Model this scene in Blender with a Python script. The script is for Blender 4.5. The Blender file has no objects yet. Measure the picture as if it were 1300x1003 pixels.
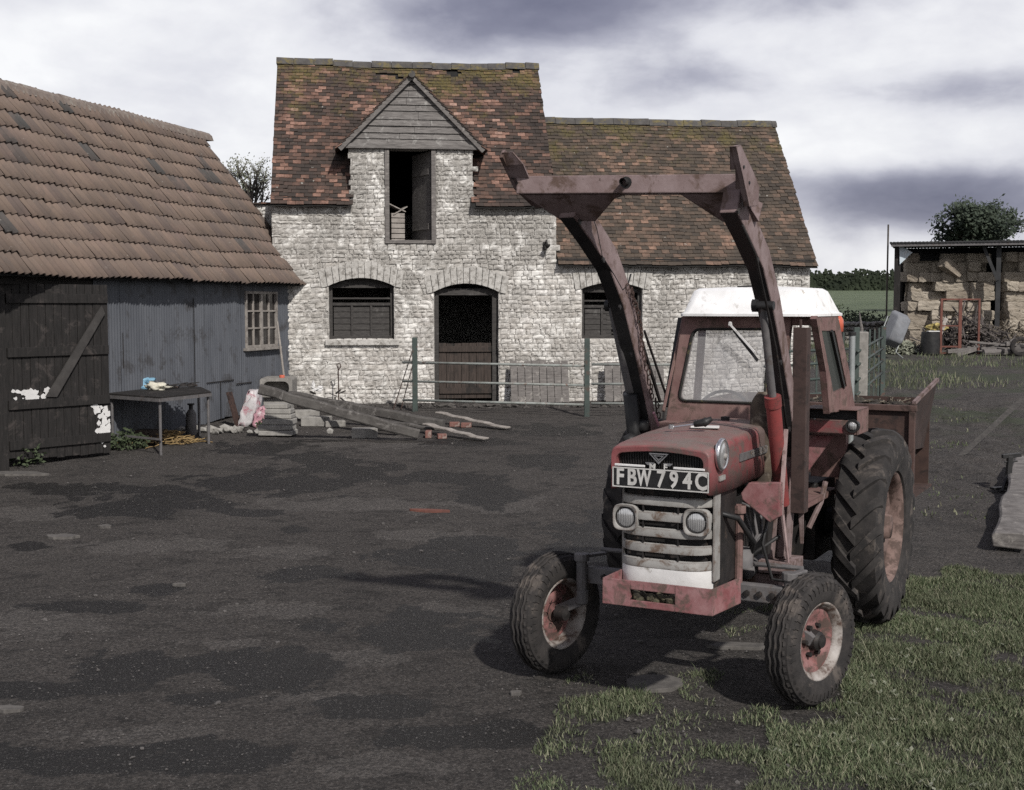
import bpy, math, random
import numpy as np
from mathutils import Vector, Matrix, noise as mn
random.seed(7)
rnd = random.uniform
S = bpy.context.scene
COL = S.collection
# ------------------------------------------------------------------ camera calibration
F = 1600.; CX, CY = 650., 501.5
PITCH = math.atan((501.5-388)/F); CH = 2.44
def ray(px, py):
    x = (px-CX)/F; y = (CY-py)/F
    c, s = math.cos(PITCH), math.sin(PITCH)
    return Vector((x, c+y*s, -s+y*c))
def proj(X, Y, Z):
    Z = Z-CH; c, s = math.cos(PITCH), math.sin(PITCH)
    d = Y*c-Z*s; u = Y*s+Z*c
    return (CX+F*X/d, CY-F*u/d)
def g(Y):
    return 0.03*min(max(0., Y-10.5), 160.)
def gr(px, py):
    r = ray(px, py); lo, hi = 1., 500.
    for _ in range(50):
        m = (lo+hi)/2
        if CH+r.z*m > g(r.y*m): lo = m
        else: hi = m
    return Vector((r.x*lo, r.y*lo, g(r.y*lo)))
def atY(px, py, Y):
    r = ray(px, py); return Vector((0, 0, CH))+r*(Y/r.y)
class Frame:                       # a vertical-axis local frame
    def __init__(s, loc, rz):
        s.M = Matrix.Translation(loc) @ Matrix.Rotation(rz, 4, 'Z'); s.I = s.M.inverted(); s.loc = Vector(loc); s.rz = rz
    def U(s, px, py, ax, v):
        a = s.I @ Vector((0, 0, CH)); b = s.I @ (Vector((0, 0, CH))+ray(px, py)); d = b-a
        return a+d*((v-a[ax])/d[ax])
# ------------------------------------------------------------------ mesh builder
ICO = {}
class MB:
    def __init__(s): s.v = []; s.f = []
    def add(s, vs, fs):
        o = len(s.v); s.v += [tuple(v) for v in vs]; s.f += [tuple(o+i for i in f) for f in fs]; return s
    def box(s, x0, x1, y0, y1, z0, z1, M=None):
        vs = [Vector(p) for p in ((x0,y0,z0),(x1,y0,z0),(x1,y1,z0),(x0,y1,z0),(x0,y0,z1),(x1,y0,z1),(x1,y1,z1),(x0,y1,z1))]
        if M: vs = [M @ v for v in vs]
        return s.add(vs, [(0,3,2,1),(4,5,6,7),(0,1,5,4),(1,2,6,5),(2,3,7,6),(3,0,4,7)])
    def beam(s, a, b, w, h, up=(0,0,1), w2=None, h2=None):
        a = Vector(a); b = Vector(b); d = (b-a).normalized(); u = Vector(up)
        if abs(d.dot(u)) > .97: u = Vector((0,1,0)) if abs(d.y) < .9 else Vector((1,0,0))
        r = d.cross(u).normalized(); u = r.cross(d).normalized()
        w2 = w2 or w; h2 = h2 or h; vs = []
        for p, W, Hh in ((a, w, h), (b, w2, h2)):
            for i, j in ((-1,-1),(1,-1),(1,1),(-1,1)): vs.append(p+r*(i*W/2)+u*(j*Hh/2))
        return s.add(vs, [(0,1,2,3),(4,7,6,5),(0,4,5,1),(1,5,6,2),(2,6,7,3),(3,7,4,0)])
    def tube(s, pts, r, n=8, closed=False):
        pts = [Vector(p) for p in pts]; m = len(pts); rs = r if isinstance(r, (list, tuple)) else [r]*m
        vs = []; prev = None
        for i, p in enumerate(pts):
            d = (pts[min(i+1, m-1)]-pts[max(i-1, 0)])
            if closed: d = pts[(i+1) % m]-pts[(i-1) % m]
            d.normalize()
            if prev is None:
                u = Vector((0,0,1)) if abs(d.z) < .9 else Vector((1,0,0))
                a = d.cross(u).normalized()
            else:
                a = (prev-d*prev.dot(d)).normalized()
            prev = a; b = d.cross(a)
            for k in range(n):
                t = 2*math.pi*k/n; vs.append(p+(a*math.cos(t)+b*math.sin(t))*rs[i])
        fs = []
        for i in range(m if closed else m-1):
            j = (i+1) % m
            for k in range(n): fs.append((i*n+k, i*n+(k+1) % n, j*n+(k+1) % n, j*n+k))
        if not closed: fs += [tuple(reversed(range(n))), tuple(range((m-1)*n, m*n))]
        return s.add(vs, fs)
    def lathe(s, prof, n=32, M=None, axis='X'):
        vs = []; m = len(prof)
        for k in range(n):
            t = 2*math.pi*k/n
            for (x, r) in prof:
                v = Vector((x, r*math.cos(t), r*math.sin(t)))
                if axis == 'Z': v = Vector((r*math.cos(t), r*math.sin(t), x))
                if axis == 'Y': v = Vector((r*math.sin(t), x, r*math.cos(t)))
                vs.append(M @ v if M else v)
        fs = [(k*m+i, k*m+i+1, ((k+1) % n)*m+i+1, ((k+1) % n)*m+i) for k in range(n) for i in range(m-1)]
        return s.add(vs, fs)
    def prism(s, poly, d0, d1, plane='XZ', M=None):
        n = len(poly); vs = []
        for d in (d0, d1):
            for (a, b) in poly:
                v = Vector((a, d, b)) if plane == 'XZ' else (Vector((d, a, b)) if plane == 'YZ' else Vector((a, b, d)))
                vs.append(M @ v if M else v)
        fs = [tuple(range(n)), tuple(reversed(range(n, 2*n)))]+[(i, n+i, n+(i+1) % n, (i+1) % n) for i in range(n)]
        return s.add(vs, fs)
    def blob(s, c, r, seed=0, amp=.25, n=2, fr=1.5):
        import bmesh
        if n not in ICO:
            bm = bmesh.new(); bmesh.ops.create_icosphere(bm, subdivisions=n, radius=1.); ICO[n] = ([v.co.copy() for v in bm.verts], [tuple(v.index for v in f.verts) for f in bm.faces]); bm.free()
        c = Vector(c); r = Vector(r) if not isinstance(r, (int, float)) else Vector((r, r, r)); vs = []
        for q in ICO[n][0]:
            k = 1+amp*mn.noise(q*fr+Vector((seed*7.3, seed*1.7, 3)))*1.6
            vs.append(c+Vector((q.x*r.x*k, q.y*r.y*k, q.z*r.z*k)))
        fs = ICO[n][1]
        return s.add(vs, fs)
    def build(s, name, mat, parent=None, bev=0, smooth=False, sub=0, auto=None):
        me = bpy.data.meshes.new(name); me.from_pydata(s.v, [], s.f); me.update()
        import bmesh
        bm = bmesh.new(); bm.from_mesh(me); bmesh.ops.recalc_face_normals(bm, faces=bm.faces); bm.to_mesh(me); bm.free()
        if mat: me.materials.append(mat)
        o = bpy.data.objects.new(name, me); COL.objects.link(o)
        if smooth or auto:
            for p in me.polygons: p.use_smooth = True
        if auto:
            me.set_sharp_from_angle(angle=math.radians(auto))
        if parent: o.parent = parent
        if bev:
            b = o.modifiers.new('bevel', 'BEVEL'); b.width = bev; b.segments = 2; b.limit_method = 'ANGLE'; b.angle_limit = math.radians(40)
        if sub:
            b = o.modifiers.new('sub', 'SUBSURF'); b.levels = sub; b.render_levels = sub
        return o
def tag(o, label=None, cat=None, group=None, kind=None):
    if label: o['label'] = label
    if cat: o['category'] = cat
    if group: o['group'] = group
    if kind: o['kind'] = kind
    return o
def empty(name, fr, label=None, cat=None, group=None):
    o = bpy.data.objects.new(name, None); COL.objects.link(o); o.empty_display_size = .2
    if isinstance(fr, Frame): o.location = fr.loc; o.rotation_euler = (0, 0, fr.rz)
    else: o.location = fr
    return tag(o, label, cat, group)
def copy_tree(o, parent=None):
    kids = [c for c in bpy.data.objects if c.parent == o]
    c = o.copy(); COL.objects.link(c); c.parent = parent
    for k in kids: copy_tree(k, c)
    return c
# ------------------------------------------------------------------ materials
def ds(c, k=.80):
    l = .3*c[0]+.5*c[1]+.2*c[2]; return tuple(l+(x-l)*k for x in c)
class NT:
    def __init__(s, name):
        s.m = bpy.data.materials.new(name); s.m.use_nodes = True; s.t = s.m.node_tree; s.t.nodes.clear()
        s.out = s.n('ShaderNodeOutputMaterial'); s.p = s.n('ShaderNodeBsdfPrincipled'); s.l(s.p.outputs[0], s.out.inputs[0])
        s.tc = s.n('ShaderNodeTexCoord').outputs['Object']
    def n(s, t): return s.t.nodes.new(t)
    def l(s, a, b): s.t.links.new(a, b)
    def noise(s, sc, det=5, rough=.6, vec=None, scale3=None, dist=0):
        x = s.n('ShaderNodeTexNoise'); x.inputs['Scale'].default_value = sc; x.inputs['Detail'].default_value = det
        x.inputs['Roughness'].default_value = rough; x.inputs['Distortion'].default_value = dist
        v = vec or s.tc
        if scale3:
            mp = s.n('ShaderNodeMapping'); mp.inputs['Scale'].default_value = scale3; s.l(v, mp.inputs['Vector']); v = mp.outputs[0]
        s.l(v, x.inputs['Vector']); return x.outputs['Fac']
    def ramp(s, fac, stops, const=False):
        r = s.n('ShaderNodeValToRGB'); s.l(fac, r.inputs[0]); e = r.color_ramp.elements
        while len(e) < len(stops): e.new(.5)
        for k, (p, c) in zip(e, stops):
            k.position = p; k.color = (c, c, c, 1) if isinstance(c, (int, float)) else (*c, 1)
        if const: r.color_ramp.interpolation = 'CONSTANT'
        return r.outputs[0]
    def mix(s, fac, a, b, mode='MIX'):
        m = s.n('ShaderNodeMix'); m.data_type = 'RGBA'; m.blend_type = mode
        if isinstance(fac, (int, float)): m.inputs[0].default_value = fac
        else: s.l(fac, m.inputs[0])
        for i, c in ((6, a), (7, b)):
            if isinstance(c, tuple): m.inputs[i].default_value = (*c, 1)
            else: s.l(c, m.inputs[i])
        return m.outputs[2]
    def math(s, op, a, b=None, clamp=False):
        m = s.n('ShaderNodeMath'); m.operation = op; m.use_clamp = clamp
        for i, c in ((0, a), (1, b)):
            if c is None: continue
            if isinstance(c, (int, float)): m.inputs[i].default_value = c
            else: s.l(c, m.inputs[i])
        return m.outputs[0]
    def bump(s, h, strength=.4, dist=.02):
        b = s.n('ShaderNodeBump'); b.inputs['Strength'].default_value = strength; b.inputs['Distance'].default_value = dist
        s.l(h, b.inputs['Height']); s.l(b.outputs[0], s.p.inputs['Normal'])
    def base(s, c):
        if isinstance(c, tuple): s.p.inputs['Base Color'].default_value = (*c, 1)
        else: s.l(c, s.p.inputs['Base Color'])
    def rough(s, r, met=0):
        if isinstance(r, (int, float)): s.p.inputs['Roughness'].default_value = r
        else: s.l(r, s.p.inputs['Roughness'])
        s.p.inputs['Metallic'].default_value = met
    def sep(s, vec=None):
        x = s.n('ShaderNodeSeparateXYZ'); s.l(vec or s.tc, x.inputs[0]); return x.outputs
def mat(name, c1, c2, sc=6, c3=None, amt=.55, sc3=2.5, rough=.8, met=0, bump=.25, bsc=60, bd=.004, sp=.3, stretch=None, wear=None):
    c1, c2 = ds(c1), ds(c2); c3 = ds(c3) if c3 else None; t = NT(name); n1 = t.noise(sc, 6, .65, scale3=stretch)
    col = t.mix(t.ramp(n1, [(.35, 0.), (.65, 1.)]), c1, c2)
    if c3:
        n2 = t.noise(sc3, 8, .7, dist=.4)
        col = t.mix(t.ramp(n2, [(amt-.04, 0.), (amt+.06, 1.)]), col, c3)
    if wear:                                                          # paint rubbed and rusted along edges
        bv = t.n('ShaderNodeBevel'); bv.samples = 4; bv.inputs['Radius'].default_value = .016; ge = t.n('ShaderNodeNewGeometry')
        vm = t.n('ShaderNodeVectorMath'); vm.operation = 'DOT_PRODUCT'; t.l(bv.outputs[0], vm.inputs[0]); t.l(ge.outputs['Normal'], vm.inputs[1])
        ed = t.math('MULTIPLY', t.math('SUBTRACT', 1., vm.outputs['Value']), 5.); ed = t.math('MULTIPLY', ed, t.ramp(t.noise(14, 5, .7), [(.38, .0), (.58, 1.)]), True)
        if name == 'faded_red_paint':
            col = t.mix(t.math('MULTIPLY', t.ramp(t.sep(ge.outputs['Normal'])[2], [(.6, 0.), (.95, .8)]), t.ramp(t.noise(7, 6, .75), [(.3, .3), (.6, 1.)])), col, (.15,.118,.105))
        col = t.mix(ed, col, ds(wear))
        n9 = t.noise(26, 6, .8); col = t.mix(t.ramp(n9, [(.62, 0.), (.68, .8)]), col, ds(wear))
    t.base(col); t.rough(rough, met); t.p.inputs['Specular IOR Level'].default_value = sp
    if bump: t.bump(t.noise(bsc, 4, .7, scale3=stretch), bump, bd)
    return t.m
M = {}
M['red'] = mat('faded_red_paint', (.20,.034,.038), (.23,.07,.07), 5, (.12,.078,.068), .53, 4, .55, sp=.4, wear=(.07,.04,.032))
M['pinkred'] = mat('weathered_pink_paint', (.29,.14,.14), (.19,.05,.053), 6, (.11,.068,.055), .54, 9, .7, bump=.4, bsc=35, wear=(.07,.042,.035))
M['brightred'] = mat('cylinder_red_paint', (.25,.030,.028), (.17,.035,.033), 8, (.075,.035,.028), .56, 8, .6, sp=.3, wear=(.05,.028,.022))
M['mauve'] = mat('rusty_mauve_paint', (.23,.165,.163), (.155,.10,.095), 6, (.10,.06,.046), .55, 7, .8, bump=.4, bsc=35, wear=(.055,.032,.025))
M['cabred'] = mat('cab_rusty_red', (.15,.072,.066), (.20,.115,.10), 6, (.10,.062,.048), .54, 8, .7, wear=(.06,.035,.027))
M['rust'] = mat('rust', (.045,.025,.021), (.07,.038,.030), 12, (.028,.019,.017), .55, 8, .9)
M['darkmetal'] = mat('oily_dark_metal', (.011,.010,.010), (.026,.022,.021), 9, (.065,.045,.035), .62, 12, .6)
M['greymetal'] = mat('dull_grey_metal', (.085,.082,.085), (.13,.12,.12), 12, (.07,.05,.04), .6, 9, .65)
M['rubber'] = mat('tyre_rubber', (.017,.0155,.0155), (.040,.035,.033), 9, (.085,.07,.06), .58, 6, .9, bump=.5, bsc=90, bd=.003)
M['rimred'] = mat('rim_red_paint', (.25,.12,.115), (.2,.055,.05), 7, (.085,.052,.042), .50, 9, .75)
M['rimsilver'] = mat('rim_silver', (.33,.30,.28), (.16,.13,.11), 9, (.08,.048,.036), .52, 10, .55)
M['rimbrown'] = mat('rim_muddy', (.2,.13,.11), (.15,.09,.075), 9, (.08,.05,.04), .5, 8, .8)
M['offwhite'] = mat('aged_cream_enamel', (.30,.292,.275), (.20,.19,.178), 8, (.13,.09,.065), .57, 9, .55, wear=(.09,.055,.04))
M['white'] = mat('white_paint', (.6,.59,.58), (.5,.49,.48), 7, (.25,.23,.2), .64, 11, .5)
M['roofwhite'] = mat('cab_roof_white', (.80,.80,.80), (.62,.62,.61), 3, (.33,.30,.26), .60, 8, .6, bump=.3, bsc=20)
M['chrome'] = mat('chrome', (.6,.6,.62), (.45,.45,.46), 9, (.2,.17,.15), .66, 18, .25, met=.9, bump=.05)
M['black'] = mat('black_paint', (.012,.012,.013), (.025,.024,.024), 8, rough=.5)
M['plate'] = mat('plate_black', (.01,.01,.011), (.02,.02,.021), 20, rough=.35, bump=0)
M['platewhite'] = mat('plate_letters', (.5,.49,.47), (.38,.37,.35), 20, rough=.5, bump=0)
M['orange'] = mat('orange_lens', (.55,.09,.03), (.45,.07,.03), 9, rough=.3, bump=0)
M['moss'] = mat('moss_and_mud', (.06,.055,.03), (.10,.085,.05), 25, (.035,.03,.022), .5, 18, 1, bump=1, bsc=50, bd=.01)
M['greenpaint'] = mat('green_gate_paint', (.05,.072,.063), (.035,.048,.043), 8, (.09,.05,.035), .6, 7, .6)
M['galv'] = mat('galvanised', (.30,.32,.32), (.22,.24,.24), 8, (.14,.12,.1), .63, 9, .55, met=.3)
M['railmetal'] = mat('rusty_rail', (.24,.26,.245), (.16,.17,.155), 8, (.15,.09,.07), .60, 6, .55)
M['greywood'] = mat('silvered_timber', (.17,.155,.145), (.09,.08,.075), 5, (.24,.22,.2), .6, 8, .9, bump=.5, bsc=30, stretch=(1,1,9))
M['greywoodh'] = mat('silvered_boards', (.19,.175,.165), (.09,.082,.078), 5, (.26,.25,.235), .6, 5, .9, bump=.6, bsc=14, stretch=(1,9,9))
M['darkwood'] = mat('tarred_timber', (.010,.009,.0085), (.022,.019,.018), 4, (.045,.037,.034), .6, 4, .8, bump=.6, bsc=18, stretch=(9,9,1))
M['shutterwood'] = mat('dark_shutter_timber', (.028,.025,.024), (.055,.05,.046), 5, (.085,.08,.075), .62, 4, .8, bump=.5, bsc=16, stretch=(2,9,9))
M['brownwood'] = mat('stained_half_door', (.03,.022,.018), (.06,.042,.034), 4, (.022,.018,.016), .55, 3, .8, bump=.5, bsc=16, stretch=(9,9,1))
M['lightwood'] = mat('pale_plank', (.30,.27,.24), (.2,.175,.155), 6, (.14,.12,.105), .58, 5, .85, bump=.4, bsc=25)
M['concrete'] = mat('old_concrete', (.24,.225,.205), (.16,.15,.135), 9, (.30,.28,.255), .6, 6, .95, bump=.6, bsc=40, bd=.006)
M['brick'] = mat('red_brick', (.20,.085,.065), (.14,.06,.048), 12, (.26,.2,.17), .55, 12, .9)
M['sackwhite'] = mat('sack_white', (.55,.53,.53), (.42,.39,.4), 9, (.42,.16,.2), .56, 5, .45, bump=.4, bsc=18, bd=.02)
M['sackpink'] = mat('sack_pink', (.52,.26,.31), (.45,.2,.25), 9, (.6,.55,.55), .58, 6, .45, bump=.4, bsc=18, bd=.02)
M['bluecloth'] = mat('blue_cloth', (.17,.38,.52), (.11,.28,.42), 12, (.5,.6,.66), .6, 10, .8)
M['creamcloth'] = mat('cream_cloth', (.55,.52,.42), (.42,.4,.32), 12, rough=.85)
M['rope'] = mat('yellow_rope', (.30,.19,.055), (.2,.13,.05), 12, rough=.95)
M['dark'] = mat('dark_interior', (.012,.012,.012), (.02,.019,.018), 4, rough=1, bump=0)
M['leaf'] = mat('leaves', (.030,.045,.018), (.055,.075,.032), 1.5, (.02,.028,.012), .55, 1.1, .7, bump=0)
M['treeleaf'] = mat('tree_leaves', (.022,.034,.022), (.05,.068,.042), 1.0, rough=.8, bump=0)
M['twigleaf'] = mat('pale_twig_leaves', (.14,.15,.10), (.22,.23,.17), 2, rough=.8, bump=0)
M['hedgeleaf'] = mat('hedge_leaves', (.010,.016,.008), (.024,.034,.015), .5, rough=.9, bump=0)
M['bark'] = mat('bark', (.05,.042,.035), (.09,.075,.065), 8, rough=.95)
M['seatgrey'] = mat('scuffed_grey_tub', (.17,.18,.2), (.12,.125,.14), 6, (.22,.22,.23), .6, 6, .6)
M['rustred'] = mat('red_oxide', (.17,.055,.035), (.11,.04,.03), 8, rough=.85)
M['junk'] = mat('dark_dung', (.022,.018,.015), (.05,.042,.033), 12, (.11,.09,.06), .58, 14, 1, bump=1, bsc=25, bd=.02)
M['straw'] = mat('loose_straw', (.24,.20,.15), (.12,.098,.07), 12, (.06,.048,.035), .55, 5, 1, bump=1, bsc=9, bd=.08)
M['tin'] = mat('corrugated_dark_sheet', (.018,.019,.021), (.035,.035,.037), 3, rough=.7)
M['stonepale'] = mat('pale_rubble', (.30,.285,.26), (.2,.19,.175), 6, (.12,.11,.1), .6, 5, .95, bump=.6, bsc=25, bd=.01)

def stone_mat():
    t = NT('limewashed_stone')
    geo = t.n('ShaderNodeNewGeometry'); ri = geo.outputs['Random Per Island']
    base = t.ramp(ri, [(0, (.50,.475,.44)), (.3, (.60,.58,.55)), (.55, (.44,.415,.385)), (.8, (.68,.66,.635)), (1, (.54,.515,.48))])
    n1 = t.noise(9, 8, .75); col = t.mix(t.ramp(n1, [(.42, 0.), (.62, .75)]), base, (.22,.2,.18))
    # grey weathering in large patches (limewash worn off high up), more limewash left low down
    z = t.sep()[2]
    n2 = t.noise(.75, 7, .68, dist=.6)
    hz = t.math('MULTIPLY', z, .035)
    w = t.ramp(t.math('ADD', n2, hz), [(.46, 0.), (.66, 1.)])
    fine = t.noise(28, 4, .75)
    grey = t.mix(t.ramp(fine, [(.35, 0.), (.65, 1.)]), (.13,.122,.112), (.36,.345,.32))
    col = t.mix(t.math('MULTIPLY', w, .85), col, grey)
    n3 = t.noise(2.2, 6, .7, dist=1.)
    col = t.mix(t.ramp(n3, [(.50, 0.), (.64, .85)]), col, (.70,.685,.655))
    n4 = t.noise(3.1, 8, .8, scale3=(1, 1, .45))
    col = t.mix(t.ramp(n4, [(.55, 0.), (.68, .8)]), col, (.09,.082,.074)); n5 = t.noise(16, 6, .85); col = t.mix(t.ramp(n5, [(.56, 0.), (.66, .6)]), col, (.12,.11,.10))
    t.base(col); t.rough(.93); t.p.inputs['Specular IOR Level'].default_value = .2
    t.bump(t.math('ADD', t.noise(45, 5, .7), t.math('MULTIPLY', t.noise(11, 4, .6), 1.)), .65, .008)
    return t.m
M['stone'] = stone_mat()
M['voussoir'] = mat('arch_stone', (.46,.44,.41), (.33,.315,.29), 7, (.20,.185,.165), .54, 9, .9, bump=.8, bsc=22, bd=.012)
M['mortar'] = mat('old_mortar', (.30,.28,.255), (.46,.44,.41), 5, (.16,.148,.135), .58, 3, 1, bump=.8, bsc=30, bd=.015)
def tile_mat(name, stops, mossc, mossamt, zmoss):
    t = NT(name)
    ri = t.n('ShaderNodeNewGeometry').outputs['Random Per Island']
    n0 = t.noise(.8, 6, .65, dist=.8)
    v = t.math('ADD', t.math('MULTIPLY', ri, .62), t.math('MULTIPLY', t.math('SUBTRACT', n0, .31), 1.0), True)
    col = t.ramp(v, [(a_, ds(b_, .82)) for a_, b_ in stops], False)
    n1 = t.noise(14, 6, .75); col = t.mix(t.ramp(n1, [(.4, 0.), (.7, .7)]), col, (.045,.036,.03))
    z = t.sep()[2]
    m = t.math('ADD', t.noise(1.6, 8, .75), t.math('MULTIPLY', t.math('SUBTRACT', z, zmoss), .12))
    col = t.mix(t.ramp(m, [(mossamt, 0.), (mossamt+.13, .8)]), col, t.mix(t.ramp(t.noise(22, 4, .7), [(.35, 0.), (.65, 1.)]), mossc, (.05,.045,.028)))
    sp = t.ramp(t.noise(7, 3, .6), [(.70, 0.), (.74, .8)]); col = t.mix(sp, col, (.3,.29,.26))
    t.base(col); t.rough(.9); t.p.inputs['Specular IOR Level'].default_value = .2
    t.bump(t.noise(50, 4, .7), .5, .006)
    return t.m
M['tileA'] = tile_mat('clay_tiles_tall', [(0, (.024,.020,.019)), (.34, (.05,.038,.033)), (.58, (.085,.053,.042)), (.72, (.17,.088,.062)), (.86, (.30,.16,.115)), (1, (.40,.25,.19))], (.14,.112,.035), .49, 6.6)
M['tileB'] = tile_mat('clay_tiles_low', [(0, (.035,.029,.025)), (.35, (.065,.052,.041)), (.58, (.095,.069,.050)), (.80, (.16,.10,.07)), (.94, (.29,.165,.11)), (1, (.34,.2,.15))], (.12,.10,.036), .555, 5.0)
def pantile_mat():
    t = NT('pantiles')
    ri = t.n('ShaderNodeNewGeometry').outputs['Random Per Island']
    col = t.ramp(ri, [(0, (.118,.087,.069)), (.5, (.158,.115,.090)), (.8, (.138,.103,.083)), (.965, (.10,.075,.065)), (.975, (.055,.052,.05)), (1, (.05,.048,.046))])
    n = t.noise(3.2, 8, .75, scale3=(1, .35, .35)); col = t.mix(t.ramp(n, [(.45, 0.), (.68, .75)]), col, (.09,.07,.062))
    n = t.noise(1.1, 5, .7); col = t.mix(t.ramp(n, [(.5, 0.), (.7, .5)]), col, (.19,.13,.108)); n = t.noise(.6, 8, .8, scale3=(1, .5, .5), dist=1.); col = t.mix(t.ramp(n, [(.52, 0.), (.62, .55)]), col, (.07,.06,.055))
    n = t.noise(16, 4, .7); col = t.mix(t.ramp(n, [(.66, 0.), (.72, .7)]), col, (.3,.28,.25))
    t.base(col); t.rough(.85); t.bump(t.noise(60, 4, .7), .4, .004); return t.m
M['pantile'] = pantile_mat()
M['bluesheet'] = mat('blue_grey_corrugated_sheet', (.062,.068,.082), (.085,.092,.108), 3, (.045,.045,.05), .57, 2.2, .6, bump=.3, bsc=40, stretch=(1,1,.25), sp=.3)
M['halfglass'] = None
def glass():
    t = NT('dust_and_reflection_glass'); t.base(t.mix(t.noise(5, 6, .7), (.2,.2,.21), (.42,.41,.41))); t.rough(.06)
    t.l(t.ramp(t.noise(3, 5, .7), [(.3, .42), (.75, .7)]), t.p.inputs['Alpha']); t.p.inputs['Specular IOR Level'].default_value = 1.  # dust, made more opaque so its grey also imitates the windscreen's reflection
    return t.m
M['glass'] = glass()
def lens():
    t = NT('lamp_lens'); t.base(t.mix(t.noise(40, 3, .6), (.3,.3,.3), (.6,.6,.6))); t.rough(.12, .6)
    w = t.n('ShaderNodeTexWave'); w.inputs['Scale'].default_value = 28; t.l(t.tc, w.inputs['Vector']); t.bump(w.outputs['Fac'], .5, .004)
    return t.m
M['lens'] = lens()
def bale_mat():
    t = NT('straw_bale'); oi = t.n('ShaderNodeObjectInfo').outputs['Random']
    base = t.ramp(oi, [(0, (.33,.29,.24)), (.35, (.42,.375,.31)), (.65, (.29,.25,.205)), (1, (.48,.43,.36))])
    n = t.noise(9, 6, .8, scale3=(.3, 2, 2)); col = t.mix(t.ramp(n, [(.35, 0.), (.7, .8)]), base, (.11,.085,.06))
    t.base(col); t.rough(1); t.bump(t.noise(30, 6, .8, scale3=(.3, 2, 2)), 1, .03); return t.m
M['bale'] = bale_mat()
def ground_mat():
    t = NT('yard_surface'); X, Y, Z = t.sep()
    gravel = t.noise(42, 8, .85); big = t.noise(.28, 6, .6, dist=.6); mid = t.noise(1.6, 7, .7, scale3=(.6, 1, 1), dist=.6)
    def att(n_):
        q = t.n('ShaderNodeAttribute'); q.attribute_name = n_; return q.outputs['Fac']
    agg = t.noise(62, 2, .6); agg2 = t.ramp(t.noise(44, 2, .55), [(.42, 0.), (.56, 1.)])
    col = t.mix(t.ramp(gravel, [(.34, 0.), (.66, 1.)]), (.035,.030,.027), (.112,.100,.092))
    col = t.mix(t.ramp(big, [(.42, 0.), (.62, .7)]), col, t.mix(t.ramp(gravel, [(.35, 0.), (.65, 1.)]), (.050,.043,.039), (.14,.126,.116)))
    blot = t.ramp(t.noise(2.6, 9, .82, scale3=(.7, 1.1, 1), dist=.4), [(.50, 0.), (.60, .72)]); col = t.mix(blot, col, (.022,.0195,.0185))
    spk = t.ramp(t.noise(11, 8, .85), [(.54, 0.), (.62, .7)]); col = t.mix(spk, col, (.018,.016,.015))
    brk = t.math('SUBTRACT', t.noise(13, 8, .8, scale3=(.7, 1, 1)), .5)
    wet = t.ramp(t.math('ADD', att('damp'), t.math('MULTIPLY', brk, 1.6)), [(.42, 0.), (.62, 1.)]); pl_ = t.ramp(t.math('ADD', att('pale'), t.math('MULTIPLY', brk, 1.6)), [(.45, 0.), (.65, 1.)])
    col = t.mix(t.math('MULTIPLY', pl_, .5), col, t.mix(t.ramp(gravel, [(.4, 0.), (.6, 1.)]), (.10,.090,.083), (.20,.183,.17)))
    col = t.mix(t.math('MULTIPLY', wet, .92), col, t.mix(agg, (.006,.0055,.005), (.02,.018,.017)))
    col = t.mix(t.math('MULTIPLY', agg2, .55), col, (.012,.011,.0105)); hi = t.ramp(agg, [(.60, 0.), (.68, .6)]); col = t.mix(hi, col, (.20,.19,.18))
    earth = t.mix(t.ramp(t.noise(26, 6, .8), [(.3, 0.), (.7, 1.)]), (.022,.027,.014), (.075,.085,.045))
    col = t.mix(t.math('MULTIPLY', att('turf'), .9), col, earth)
    gf = t.math('MULTIPLY', t.math('SUBTRACT', X, 7.0, True), t.ramp(t.noise(.45, 6, .7), [(.48, 0.), (.6, .8)]))
    col = t.mix(gf, col, (.042,.05,.03))
    t.base(col)
    r = t.ramp(wet, [(.3, .95), (.9, .5)]); t.rough(r); t.p.inputs['Specular IOR Level'].default_value = .3
    h = t.math('ADD', gravel, t.math('MULTIPLY', t.noise(9, 6, .75), 2.2))
    t.bump(h, 1., .028); return t.m
M['ground'] = ground_mat()
def field_mat():
    t = NT('pasture'); c = t.mix(t.ramp(t.noise(.25, 6, .7), [(.35, 0.), (.65, 1.)]), (.085,.115,.06), (.125,.155,.088))
    t.base(c); t.rough(1); t.bump(t.noise(8, 5, .8), 1, .2); return t.m
M['field'] = field_mat()
def grass_mat(name='grass_blades', cols=((.05,.068,.034), (.10,.125,.065), (.24,.23,.16))):
    t = NT(name); ri = t.n('ShaderNodeNewGeometry').outputs['Random Per Island']
    c = t.ramp(ri, [(0, cols[0]), (.6, cols[1]), (1, cols[2])]); c = t.mix(t.ramp(t.noise(.9, 5, .7), [(.4, 0.), (.65, .6)]), c, (.06,.06,.04))
    t.base(c); t.rough(.7); t.p.inputs['Specular IOR Level'].default_value = .25; return t.m
M['grass'] = grass_mat()

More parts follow.
